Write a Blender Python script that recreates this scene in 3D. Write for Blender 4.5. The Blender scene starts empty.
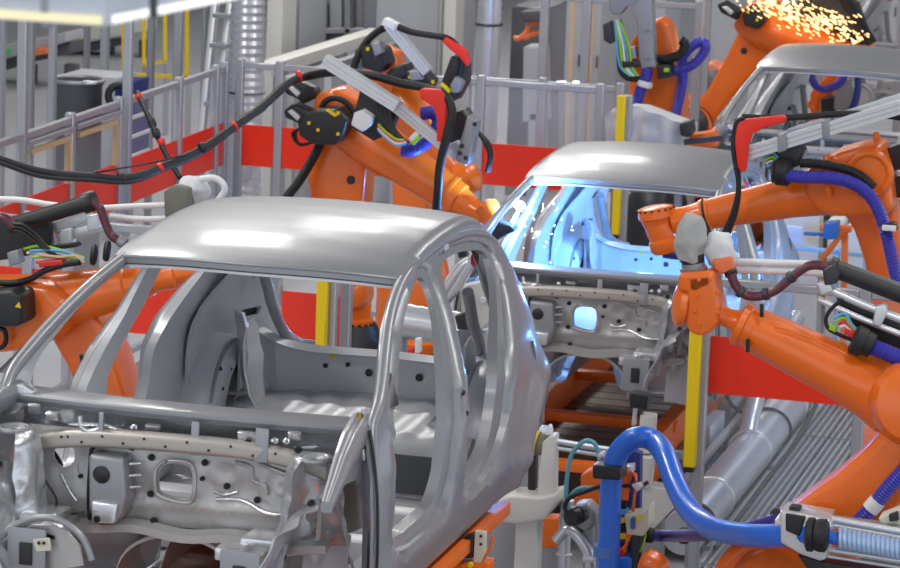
import bpy, bmesh, math, random
from mathutils import Vector as V, Matrix, noise
from mathutils.geometry import delaunay_2d_cdt
random.seed(7)
S = bpy.context.scene
COL = S.collection
# ------------------------------------------------------------------ camera
F = 3364.775
PSI, TI, RO = math.radians(14.7673), math.radians(10.70997), math.radians(2.16824)
CAM = V((4.075362, -11.532090, 3.769863))
FW = V((-math.sin(PSI)*math.cos(TI), math.cos(PSI)*math.cos(TI), -math.sin(TI)))
_r = V((math.cos(PSI), math.sin(PSI), 0)); _u = _r.cross(FW)
RT = math.cos(RO)*_r + math.sin(RO)*_u
UP = math.cos(RO)*_u - math.sin(RO)*_r
cd = bpy.data.cameras.new('camera'); co = bpy.data.objects.new('camera', cd); COL.objects.link(co)
cd.sensor_fit = 'HORIZONTAL'; cd.sensor_width = 36; cd.lens = F*36/900
cd.clip_start = .1; cd.clip_end = 200
m = Matrix((RT, UP, -FW)).transposed().to_4x4(); m.translation = CAM; co.matrix_world = m
S.camera = co
cd.dof.use_dof = True; cd.dof.focus_distance = 14.0; cd.dof.aperture_fstop = 8.5
def ray(u, v): return FW + RT*((u-450)/F) - UP*((v-284)/F)
def P(u, v, Y): d = ray(u, v); return CAM + d*((Y-CAM.y)/d.y)
def PX(u, v, X): d = ray(u, v); return CAM + d*((X-CAM.x)/d.x)
def PZ(u, v, Z): d = ray(u, v); return CAM + d*((Z-CAM.z)/d.z)
def mpp(Y): return (P(450, 284, Y)-CAM).dot(FW)/F          # metres per picture element at depth Y
FLOOR = -1.3
# ------------------------------------------------------------------ materials
def lin(c): return tuple(((x/255)/12.92 if x/255 <= .04045 else ((x/255+.055)/1.055)**2.4) for x in c)
MATS = {}
def mat(name, rgb, rough=.5, metal=0, noise_amt=0, scale=8, bump=0, bscale=30, emit=None, estr=0, coat=0, alpha=1, spec=.5, lo=None):
    if name in MATS: return MATS[name]
    M = bpy.data.materials.new(name); M.use_nodes = True; nt = M.node_tree; b = nt.nodes['Principled BSDF']
    c = (*lin(rgb), 1)
    b.inputs['Base Color'].default_value = c
    b.inputs['Roughness'].default_value = rough; b.inputs['Metallic'].default_value = metal
    b.inputs['Specular IOR Level'].default_value = spec
    if coat: b.inputs['Coat Weight'].default_value = coat; b.inputs['Coat Roughness'].default_value = .16 if metal else .12
    if alpha < 1: b.inputs['Alpha'].default_value = alpha
    if emit: b.inputs['Emission Color'].default_value = (*lin(emit), 1); b.inputs['Emission Strength'].default_value = estr
    tc = nt.nodes.new('ShaderNodeTexCoord')
    n = nt.nodes.new('ShaderNodeTexNoise'); n.inputs['Scale'].default_value = scale; n.inputs['Detail'].default_value = 5
    nt.links.new(tc.outputs['Object'], n.inputs['Vector'])
    mx = nt.nodes.new('ShaderNodeMix'); mx.data_type = 'RGBA'
    k = noise_amt
    l2 = lin(lo) if lo else tuple(x*(1-k) for x in c[:3])
    mx.inputs['A'].default_value = (*l2, 1); mx.inputs['B'].default_value = tuple(min(1, x*(1+k*.6)) for x in c[:3])+(1,)
    nt.links.new(n.outputs['Fac'], mx.inputs['Factor']); nt.links.new(mx.outputs['Result'], b.inputs['Base Color'])
    if bump:
        n2 = nt.nodes.new('ShaderNodeTexNoise'); n2.inputs['Scale'].default_value = bscale; n2.inputs['Detail'].default_value = 3
        nt.links.new(tc.outputs['Object'], n2.inputs['Vector'])
        bp = nt.nodes.new('ShaderNodeBump'); bp.inputs['Strength'].default_value = bump; bp.inputs['Distance'].default_value = .01
        nt.links.new(n2.outputs['Fac'], bp.inputs['Height']); nt.links.new(bp.outputs['Normal'], b.inputs['Normal'])
    MATS[name] = M; return M
STEEL = mat('body_steel', (150, 152, 157), .42, .45, .05, 3, coat=.35)
STEEL_IN = mat('inner_steel_lightened', (204, 206, 211), .36, .18, .10, 5, .12, 14)  # body steel with its colour lightened to offset the shade inside
STEEL_FW = mat('bulkhead_steel', (180, 179, 178), .38, .45, .10, 6, .10, 16)
STEEL_TAN = mat('tan_tinted_steel', (182, 176, 169), .40, .45, .10, 6, .06, 20)
SHINY = mat('bright_steel', (212, 214, 218), .27, .75, .06, 9, .25, 24)
ALU = mat('aluminium', (216, 219, 223), .34, .55, .05, 20)
GREYM = mat('grey_metal', (150, 152, 158), .45, .5, .08, 6)
POST = mat('fence_aluminium', (172, 175, 182), .42, .55, .06, 8)
ORANGE = mat('orange_paint', (238, 110, 16), .34, 0, .06, 4, .03, 40, coat=.4)
ORANGE_D = mat('carrier_orange_paint', (238, 112, 20), .45, 0, .15, 5)
ORANGE_P = mat('pale_hazed_orange', (232, 122, 70), .4, 0, .06, 4)  # haze of the fence glass put into the orange; also on small parts
BLACK = mat('black_plastic', (34, 35, 38), .42, 0, .15, 10)
RUBBER = mat('black_rubber', (24, 24, 27), .55, 0, .2, 14, .1, 60)
DARK = mat('dark_grey_metal', (66, 68, 73), .4, .5, .15, 8)
RED = mat('red_plastic', (232, 44, 26), .4, 0, .06, 6)
REDB = mat('red_fence_sheet', (238, 48, 18), .35, 0, .08, 3)
YELLOW = mat('yellow_paint', (236, 202, 0), .45, 0, .05, 6)
BLUE = mat('blue_hose', (38, 108, 222), .33, 0, .08, 10, coat=.3)
PURPLE = mat('violet_hose', (64, 62, 172), .4, 0, .08, 10)
NAVY = mat('dark_blue_plastic', (36, 52, 128), .45, 0, .1, 10)
MAROON = mat('maroon_hose', (92, 40, 56), .4, 0, .1, 10, coat=.2)
WHITE = mat('white_paint', (225, 226, 228), .45, 0, .04, 6)
OFFW = mat('off_white_paint', (205, 205, 200), .5, 0, .05, 6)
CLOTH = mat('white_cloth', (214, 216, 220), .85, 0, .08, 12, .5, 26)
GCLOTH = mat('grey_cloth', (172, 174, 172), .7, .1, .15, 12, .5, 26)
SHEET = mat('pale_grey_sheet', (196, 199, 205), .75, 0, .04, 6, .08, 10)
TEAL = mat('teal_hose', (96, 160, 178), .4, 0, .08, 8)
GREEN = mat('yellow_green_wire', (150, 200, 30), .45, 0, .05)
SKYB = mat('light_blue_wire', (90, 170, 220), .45, 0, .05)
WIRER = mat('red_wire', (220, 40, 40), .45, 0, .05)
BEIGE = mat('beige_box_paint', (206, 204, 186), .5, 0, .04)
LBLUE = mat('blue_lit_rail', (150, 190, 225), .45, .1, .05)  # blue welding light put into the rail colour
CABB = mat('blue_box_paint', (44, 92, 150), .45, 0, .05)
CONC = mat('concrete', (166, 168, 173), .55, 0, .18, 1.2, .05, 25)
BELT = mat('black_belt', (52, 50, 50), .38, .2, .35, 9, .15, 20)
GRATE = mat('galvanised_grating', (190, 192, 196), .42, .6, .15, 14)
TANF = mat('tan_frame', (205, 172, 130), .5, 0, .08)
WALLM = mat('hall_wall_paint', (178, 182, 188), .7, 0, .1, .8)
CABG = mat('cabinet_grey', (172, 175, 180), .55, .1, .08, 4)
CABD = mat('cabinet_dark_grey', (84, 86, 92), .5, .1, .1, 4)
GALV = mat('spiral_duct_steel', (206, 210, 217), .30, .6, .10, 8)
def glass():
    M = bpy.data.materials.new('clear_acrylic'); M.use_nodes = True; nt = M.node_tree
    b = nt.nodes['Principled BSDF']; b.inputs['Base Color'].default_value = (.75, .78, .84, 1); b.inputs['Roughness'].default_value = .12
    b.inputs['Alpha'].default_value = .08
    MATS['clear_acrylic'] = M; return M
GLASS = glass()
BLUEGL = mat('weld_arc', (170, 205, 255), .5, emit=(150, 195, 255), estr=60)
SPARKM = mat('hot_spark', (255, 190, 90), .5, emit=(255, 205, 140), estr=4)
SCREEN = mat('lit_screen', (235, 245, 255), .5, emit=(235, 245, 255), estr=1.6)
# ------------------------------------------------------------------ object helpers
def tag(o, label=None, cat=None, group=None, kind=None):
    if label: o['label'] = label
    if cat: o['category'] = cat
    if group: o['group'] = group
    if kind: o['kind'] = kind
    return o
def thing(name, label, cat, loc, group=None):
    o = bpy.data.objects.new(name, None); COL.objects.link(o); o.location = loc; o.empty_display_size = .1
    return tag(o, label, cat, group)
def root_of(o):
    while o.parent: o = o.parent
    return o
def obj(name, bm, m, parent=None, label=None, sharp=40):
    bm.normal_update()
    lim = math.radians(sharp)
    for f in bm.faces: f.smooth = True
    for e in bm.edges:
        if len(e.link_faces) == 2 and e.calc_face_angle(0) > lim: e.smooth = False
    if parent:
        L = root_of(parent).location
        for v in bm.verts: v.co -= L
    me = bpy.data.meshes.new(name); bm.to_mesh(me); bm.free()
    for mm in (m if isinstance(m, (list, tuple)) else [m]): me.materials.append(mm)
    o = bpy.data.objects.new(name, me); COL.objects.link(o)
    if parent: o.parent = parent
    if label: o['label'] = label
    return o
def solo(name, bm, m, label, cat, group=None, kind=None, sharp=40):
    """one-mesh thing, its origin moved to the middle of its underside"""
    xs = [v.co for v in bm.verts]
    c = V(((min(p.x for p in xs)+max(p.x for p in xs))/2, (min(p.y for p in xs)+max(p.y for p in xs))/2, min(p.z for p in xs)))
    for v in bm.verts: v.co -= c
    o = obj(name, bm, m, None, None, sharp); o.location = c
    return tag(o, label, cat, group, kind)
def struct(name, bm, m): return tag(obj(name, bm, m), kind='structure')
def copy_tree(o, parent=None):
    c = o.copy(); COL.objects.link(c); c.parent = parent
    for ch in list(o.children): copy_tree(ch, c)
    return c
# ------------------------------------------------------------------ mesh helpers
def B(): return bmesh.new()
def frame(p0, p1, up=None):
    a = (V(p1)-V(p0)); L = a.length; a.normalize()
    up = V(up) if up else (V((0, 0, 1)) if abs(a.z) < .9 else V((0, 1, 0)))
    s = a.cross(up).normalized(); t = s.cross(a).normalized()
    return a, s, t, L
def hull(bm, vs):
    bmesh.ops.convex_hull(bm, input=vs)
def bev(bm, geom_edges, w, seg=2):
    if w > 0: bmesh.ops.bevel(bm, geom=list(geom_edges), offset=w, segments=seg, profile=.6, affect='EDGES', clamp_overlap=True)
def box(bm, c, s, R=None, bevel=0, seg=2):
    t = B(); bmesh.ops.create_cube(t, size=1)
    for v in t.verts: v.co = V((v.co.x*s[0], v.co.y*s[1], v.co.z*s[2]))
    if bevel: bev(t, t.edges[:], bevel, seg)
    for v in t.verts: v.co = (R @ v.co if R else v.co) + V(c)
    join(bm, t); return bm
def join(bm, t):
    me = bpy.data.meshes.new('t'); t.to_mesh(me); t.free(); bm.from_mesh(me); bpy.data.meshes.remove(me)
def bar(bm, p0, p1, w, h, up=None, bevel=0):
    a, s, t, L = frame(p0, p1, up); R = Matrix((a, s, t)).transposed()
    return box(bm, (V(p0)+V(p1))/2, (L, w, h), R, bevel)
def prism(bm, pts, off, bevel=0, seg=2):
    """closed outline of 3-D points extruded by vector off, bevelled"""
    t = B(); vs = [t.verts.new(p) for p in pts]; f = t.faces.new(vs)
    r = bmesh.ops.extrude_face_region(t, geom=[f])
    bmesh.ops.translate(t, verts=[g for g in r['geom'] if isinstance(g, bmesh.types.BMVert)], vec=off)
    bmesh.ops.recalc_face_normals(t, faces=t.faces[:])
    if bevel: bev(t, t.edges[:], bevel, seg)
    join(bm, t); return bm
def pprism(bm, px, Y, th, bevel=.01, seg=3, dx=0):
    """outline in picture coordinates standing in the plane y=Y with real thickness th (front face at Y-th/2)"""
    return prism(bm, [P(u, v, Y)+V((0, -th/2, 0)) for u, v in px], V((dx, th, 0)), bevel, seg)
def lathe(bm, p0, p1, prof, n=28, caps=True):
    """profile of (distance fraction along p0-p1, radius)"""
    a, s, t, L = frame(p0, p1); rings = []
    for k, r in prof:
        rings.append([bm.verts.new(V(p0)+a*(L*k)+(s*math.cos(2*math.pi*i/n)+t*math.sin(2*math.pi*i/n))*max(r, 1e-4)) for i in range(n)])
    for q in range(len(rings)-1):
        for i in range(n): bm.faces.new((rings[q][i], rings[q][(i+1) % n], rings[q+1][(i+1) % n], rings[q+1][i]))
    if caps: bm.faces.new(rings[0][::-1]); bm.faces.new(rings[-1])
    return bm
def cyl(bm, p0, p1, r, n=20): 
    e = min(.004, r*.25); L = (V(p1)-V(p0)).length; k = min(.4, e/L)
    return lathe(bm, p0, p1, [(0, r-e), (k, r), (1-k, r), (1, r-e)], n)
def smooth_path(pts, sub=8):
    pts = [V(p) for p in pts]; out = []
    for i in range(len(pts)-1):
        p0 = pts[max(i-1, 0)]; p1 = pts[i]; p2 = pts[i+1]; p3 = pts[min(i+2, len(pts)-1)]
        for k in range(sub):
            t = k/sub
            out.append(.5*((2*p1)+(p2-p0)*t+(2*p0-5*p1+4*p2-p3)*t*t+(3*p1-p0-3*p2+p3)*t**3))
    out.append(pts[-1]); return out
def tube(bm, pts, r, n=12, sub=8, ribs=0, ramp=.12):
    """swept tube; ribs>0: corrugation pitch in metres; r may be a list per control point"""
    rr = r if isinstance(r, (list, tuple)) else None
    path = smooth_path(pts, sub) if sub > 1 else [V(p) for p in pts]
    if ribs:
        q = [path[0]]; acc = 0
        L = sum((path[i+1]-path[i]).length for i in range(len(path)-1)); N = max(4, int(L/(ribs/2))); step = L/N
        i = 0; pos = path[0].copy(); need = step
        while i < len(path)-1 and len(q) < N:
            d = (path[i+1]-pos).length
            if d < need: need -= d; pos = path[i+1].copy(); i += 1
            else:
                pos = pos+(path[i+1]-pos).normalized()*need; q.append(pos.copy()); need = step
        q.append(path[-1]); path = q
    rings = []; prev = None
    for i, p in enumerate(path):
        a = (path[min(i+1, len(path)-1)]-path[max(i-1, 0)])
        if a.length < 1e-6: a = V((0, 0, 1))
        a.normalize()
        if prev is None: s = a.orthogonal().normalized()
        else: s = (prev-a*prev.dot(a)); s = s.normalized() if s.length > 1e-6 else a.orthogonal().normalized()
        prev = s; t = a.cross(s)
        if rr:
            f = i/(len(path)-1)*(len(rr)-1); k = int(min(f, len(rr)-2)); R = rr[k]+(rr[k+1]-rr[k])*(f-k)
        else: R = r
        if ribs: R = R*(1 if i % 2 else 1-ramp)
        rings.append([bm.verts.new(p+(s*math.cos(2*math.pi*j/n)+t*math.sin(2*math.pi*j/n))*R) for j in range(n)])
    for q in range(len(rings)-1):
        for i in range(n): bm.faces.new((rings[q][i], rings[q][(i+1) % n], rings[q+1][(i+1) % n], rings[q+1][i]))
    bm.faces.new(rings[0][::-1]); bm.faces.new(rings[-1])
    return bm
def ptube(bm, px, Y, r, **k):
    """px: (u,v) or (u,v,Y)"""
    return tube(bm, [P(p[0], p[1], p[2] if len(p) > 2 else Y) for p in px], r, **k)
def torus(bm, c, ax, R, r, n=28, m=10):
    a = V(ax).normalized(); s = a.orthogonal().normalized(); t = a.cross(s); rings = []
    for i in range(n):
        d = s*math.cos(2*math.pi*i/n)+t*math.sin(2*math.pi*i/n)
        rings.append([bm.verts.new(V(c)+d*(R+r*math.cos(2*math.pi*j/m))+a*(r*math.sin(2*math.pi*j/m))) for j in range(m)])
    for i in range(n):
        for j in range(m):
            bm.faces.new((rings[i][j], rings[(i+1) % n][j], rings[(i+1) % n][(j+1) % m], rings[i][(j+1) % m]))
    return bm
def inside(p, poly):
    x, y = p; r = False; n = len(poly)
    for i in range(n):
        x1, y1 = poly[i]; x2, y2 = poly[(i+1) % n]
        if (y1 > y) != (y2 > y) and x < (x2-x1)*(y-y1)/(y2-y1)+x1: r = not r
    return r
def segd(p, a, b):
    ax, ay = a; bx, by = b; dx, dy = bx-ax, by-ay; L = dx*dx+dy*dy
    t = 0 if L == 0 else max(0, min(1, ((p[0]-ax)*dx+(p[1]-ay)*dy)/L))
    return math.hypot(p[0]-ax-t*dx, p[1]-ay-t*dy)
def polyd(p, poly): return min(segd(p, poly[i], poly[(i+1) % len(poly)]) for i in range(len(poly)))
def dense(poly, s, closed=True):
    out = []; n = len(poly)
    for i in range(n if closed else n-1):
        a = poly[i]; b = poly[(i+1) % n]; k = max(1, int(math.ceil(math.dist(a, b)/s)))
        for j in range(k): out.append((a[0]+(b[0]-a[0])*j/k, a[1]+(b[1]-a[1])*j/k))
    if not closed: out.append(poly[-1])
    return out
def chaikin(poly, n=1, closed=True):
    for _ in range(n):
        q = []
        for i in range(len(poly)):
            a = poly[i]; b = poly[(i+1) % len(poly)]
            q += [(a[0]*.75+b[0]*.25, a[1]*.75+b[1]*.25), (a[0]*.25+b[0]*.75, a[1]*.25+b[1]*.75)]
        poly = q
    return poly
def plate(bm, outer, holes, fn, s=.05, inset=0, th=None, edge=.035):
    """sheet with holes: outlines in 2-D, fn(a,b)->(point, dist to edge ignored); th: vector fn for the back skin"""
    loops = [dense(outer, s)]+[dense(h, min(s, .03)) for h in holes]
    pts = []; edges = []
    for L in loops:
        b = len(pts); pts += L; edges += [(b+i, b+(i+1) % len(L)) for i in range(len(L))]
    def ok(p): return inside(p, loops[0]) and not any(inside(p, h) for h in loops[1:])
    xs = [p[0] for p in loops[0]]; ys = [p[1] for p in loops[0]]
    nb = len(pts)
    extra = []
    x = min(xs)+s/2; row = 0
    while x < max(xs):
        y = min(ys)+(s/2 if row % 2 else 0)
        while y < max(ys):
            p = (x, y)
            if ok(p) and min(polyd(p, L) for L in loops) > s*.45: extra.append(p)
            y += s
        x += s*.87; row += 1
    if inset:
        for L in loops:
            n = len(L)
            for i in range(0, n):
                a = L[i-1]; b = L[(i+1) % n]; d = math.dist(a, b)
                if d < 1e-9: continue
                nx, ny = -(b[1]-a[1])/d, (b[0]-a[0])/d
                for sg in (1, -1):
                    p = (L[i][0]+nx*inset*sg, L[i][1]+ny*inset*sg)
                    if ok(p) and min(polyd(p, q) for q in loops) > inset*.8: extra.append(p)
    pts2 = [V(p) for p in pts+extra]
    vo, eo, fo, ov, oe, of = delaunay_2d_cdt(pts2, edges, [], 0, 1e-5)
    vs = [bm.verts.new(fn(p.x, p.y)) for p in vo]
    bvs = [bm.verts.new(th(p.x, p.y)) for p in vo] if th else None
    fs = []; cnt = {}
    for f in fo:
        c = (sum(vo[i].x for i in f)/len(f), sum(vo[i].y for i in f)/len(f))
        if ok(c):
            bm.faces.new([vs[i] for i in f])
            if th: bm.faces.new([bvs[i] for i in reversed(f)])
            for i in range(len(f)):
                e = (f[i], f[(i+1) % len(f)])
                cnt[e] = 1
    if th:
        for (i, j) in cnt:
            if (j, i) not in cnt: bm.faces.new((vs[j], vs[i], bvs[i], bvs[j]))
    for v in [v for v in bm.verts if not v.link_faces]: bm.verts.remove(v)
    return bm
def grid(bm, nu, nv, fn):
    g = [[bm.verts.new(fn(i/(nu-1), j/(nv-1))) for j in range(nv)] for i in range(nu)]
    for i in range(nu-1):
        for j in range(nv-1): bm.faces.new((g[i][j], g[i+1][j], g[i+1][j+1], g[i][j+1]))
    return g
def slabgrid(bm, nu, nv, fn, th):
    """grid sheet with real thickness along vector th"""
    a = grid(bm, nu, nv, fn); b = grid(bm, nu, nv, lambda u, v: V(fn(u, v))+V(th))
    for i in range(nu-1):
        for j in (0, nv-1): bm.faces.new((a[i][j], a[i+1][j], b[i+1][j], b[i][j]))
    for j in range(nv-1):
        for i in (0, nu-1): bm.faces.new((a[i][j], a[i][j+1], b[i][j+1], b[i][j]))
    bmesh.ops.recalc_face_normals(bm, faces=bm.faces[:])
    return bm
def lerp(t, xs, ys):
    if t <= xs[0]: return ys[0]
    for i in range(len(xs)-1):
        if t <= xs[i+1]: return ys[i]+(ys[i+1]-ys[i])*(t-xs[i])/(xs[i+1]-xs[i])
    return ys[-1]
def sm(t): t = max(0, min(1, t)); return t*t*(3-2*t)
def nz(p, s, a): return noise.noise(V(p)*s)*a
# ================================================================== car body (local frame: x across, y backwards, z up)
ZT = [.1, .24, .3, .6, .78, .9, 1.0, 1.15, 1.28, 1.36, 1.45]; XT = [.76, .80, .83, .86, .86, .83, .775, .69, .61, .565, .52]
def Wx(y, z):
    k = lerp(z, [.6, .9, 1.35], [.19, .21, .14]); d = max(0, y-1.9)
    f = max(0, .15-y)*lerp(z, [.3, .95], [.12, .35])
    return lerp(z, ZT, XT)-k*d*d-f
OUTER = [(-.02, .26), (-.05, .40), (-.06, .55), (-.06, .72), (-.04, .86), (.0, .95), (.12, 1.03), (.30, 1.125), (.5, 1.215), (.66, 1.262), (.81, 1.297), (1.0, 1.333), (1.2, 1.362), (1.46, 1.384), (1.85, 1.375), (2.1, 1.348), (2.4, 1.29), (2.58, 1.22), (2.72, 1.08), (2.82, .92), (2.88, .75), (2.90, .55), (2.88, .36), (2.73, .35),
         (2.69, .47), (2.60, .57), (2.48, .635), (2.35, .655), (2.22, .63), (2.11, .56), (2.03, .46), (1.99, .36), (1.95, .28), (1.86, .24), (1.2, .235), (.5, .235)]
FO = [(.06, .50), (.06, .72), (.12, .92), (.30, 1.045), (.60, 1.19), (.90, 1.275), (1.15, 1.318), (1.30, 1.326), (1.365, 1.29), (1.33, 1.20), (1.21, 1.06), (1.07, .92), (.98, .80), (.93, .68), (.91, .56), (.85, .47), (.74, .435), (.20, .435)]
FI = [(.17, .53), (.17, .72), (.22, .90), (.37, 1.02), (.63, 1.15), (.90, 1.24), (1.14, 1.283), (1.24, 1.287), (1.285, 1.255), (1.26, 1.185), (1.15, 1.06), (1.01, .92), (.92, .80), (.875, .68), (.855, .58), (.80, .51), (.72, .475), (.26, .475)]
RO_ = [(1.08, .46), (1.06, .56), (1.07, .74), (1.14, .88), (1.23, .98), (1.34, 1.10), (1.43, 1.22), (1.49, 1.305), (1.58, 1.335), (1.85, 1.33), (2.12, 1.30), (2.28, 1.255), (2.34, 1.20), (2.22, 1.10), (2.03, 1.0), (1.87, .89), (1.79, .78), (1.75, .62), (1.66, .51), (1.54, .445), (1.30, .42), (1.15, .425)]
RI = [(1.15, .49), (1.13, .57), (1.14, .74), (1.20, .87), (1.29, .97), (1.40, 1.09), (1.48, 1.20), (1.53, 1.26), (1.60, 1.29), (1.84, 1.288), (2.08, 1.26), (2.22, 1.23), (2.24, 1.19), (2.12, 1.09), (1.95, .99), (1.77, .88), (1.69, .78), (1.65, .65), (1.585, .55), (1.49, .49), (1.31, .465), (1.19, .465)]
def side_frame(sg, root):
    def W(y, z): return Wx(y, z)-(lerp(z, [.9, 1.05, 1.2, 1.3], [.055, .045, .012, 0]) if sg < 0 else 0)
    def skin(y, z):
        d = min(polyd((y, z), OUTER), polyd((y, z), FO), polyd((y, z), RO_))
        dip = .014*max(0, 1-d/.03)**2
        crease = .012*math.exp(-((z-.40)/.03)**2) - .012*math.exp(-((z-.335)/.02)**2)
        fl = .060*math.exp(-((math.hypot(y-2.36, z-.33)-.37)/.085)**2)
        return V((sg*(W(y, z)-dip+crease+fl), y, z))
    def off(y, z): return lerp(z, [.3, .9, 1.1, 1.3], [.10, .10, .065, .045])*lerp(y-max(0, z-.9)*2.6, [.05, .22], [.25, 1])
    def inner(y, z): return V((sg*(W(y, z)-off(y, z)), y, z))
    bm = B()
    def co2(A, C, s):
        n = len(A); ra = []; rb = []
        for i in range(n):
            a, a2, c, c2 = A[i], A[(i+1) % n], C[i], C[(i+1) % n]; k = max(1, math.ceil(max(math.dist(a, a2), math.dist(c, c2))/s))
            for j in range(k):
                q = j/k; ra.append((a[0]+(a2[0]-a[0])*q, a[1]+(a2[1]-a[1])*q)); rb.append((c[0]+(c2[0]-c[0])*q, c[1]+(c2[1]-c[1])*q))
        return ra, rb
    FOd, FId = co2(chaikin(FO, 1), chaikin(FI, 1), .029); ROd, RId = co2(chaikin(RO_, 1), chaikin(RI, 1), .029); OUd, _o = co2(OUTER, OUTER, .048)
    plate(bm, OUd, [FOd, ROd], skin, .05, .014)
    t = B(); plate(t, OUd, [FId, RId], inner, .05)
    for f in t.faces: f.material_index = 1
    join(bm, t)
    # jambs between the outer door openings and the inner ones, and the closing edge round the outside
    def bridge(ra, fa, rb, fb, step):
        R = [[fa(*p) for p in ra]]
        if step:
            R.append([V((sg*(W(*p)-off(*p)*.42), p[0]*.9+q[0]*.1, p[1]*.9+q[1]*.1)) for p, q in zip(ra, rb)])
            R.append([V((sg*(W(*q)-off(*q)*.58), p[0]*.12+q[0]*.88, p[1]*.12+q[1]*.88)) for p, q in zip(ra, rb)])
        R.append([fb(*p) for p in rb]); R = [[bm.verts.new(p) for p in r_] for r_ in R]; N = len(ra)
        for r0, r1 in zip(R, R[1:]):
            for i in range(N): bm.faces.new((r0[i], r0[(i+1) % N], r1[(i+1) % N], r1[i]))
    bridge(FOd, skin, FId, inner, 1); bridge(ROd, skin, RId, inner, 1); bridge(OUd, skin, OUd, inner, 0)
    bmesh.ops.remove_doubles(bm, verts=bm.verts[:], dist=.0015)
    bmesh.ops.recalc_face_normals(bm, faces=bm.faces[:])
    o = obj('side_frame', bm, (STEEL, STEEL_IN), root, sharp=38)
    w = B(); tube(w, [V((sg*(W(y, z)-.012), y, z)) for y, z in ((-.035, .80), (-.01, .88), (.035, .95), (.12, 1.01), (.22, 1.062), (.42, 1.148), (.63, 1.225), (.86, 1.288), (1.1, 1.331), (1.32, 1.352), (1.6, 1.362), (1.9, 1.353), (2.14, 1.327), (2.34, 1.282), (2.47, 1.23))], [.010, .020, .026, .027, .026, .025, .025, .024, .022, .018], 14, 5); obj('roof_rail', w, STEEL, o)
    # fuel flap recess bead and slots on the quarter and B-pillar
    for y, z in ((1.03, .80), (1.04, .88)):
        q = B(); lathe(q, (sg*(W(y, z)-.004), y, z), (sg*(W(y, z)+.004), y, z), [(0, .011), (1, .009)], 14)
        obj('hinge_bolt', q, BLACK, o)
    s = B(); tube(s, [V((sg*(W(y, z)+.003), y, z)) for y, z in ((-.035, .28), (-.05, .40), (-.06, .55), (-.06, .72), (-.04, .86), (-.005, .945))], .006, 8, 4); obj('shut_line', s, BLACK, o, 'dark shut line')
    s = B()
    slot = [V((sg*(W(y, z)+.004), y, z)) for y, z in ((2.23, .86), (2.20, .80), (2.17, .72), (2.155, .66))]
    tube(s, slot, .007, 8, 6)
    obj('lamp_slot', s, DARK, o)
    return o
def roofz(x, y):
    zc = lerp(y, [.8, .9, 1.0, 1.2, 1.4, 1.6, 1.8, 2.0, 2.2, 2.4, 2.55], [1.35, 1.374, 1.395, 1.421, 1.437, 1.446, 1.447, 1.437, 1.412, 1.372, 1.33])
    return zc-lerp(y, [.9, 1.35, 2.2, 2.5], [.056, .030, .03, .045])*(abs(x)/.57)**2.4
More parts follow.
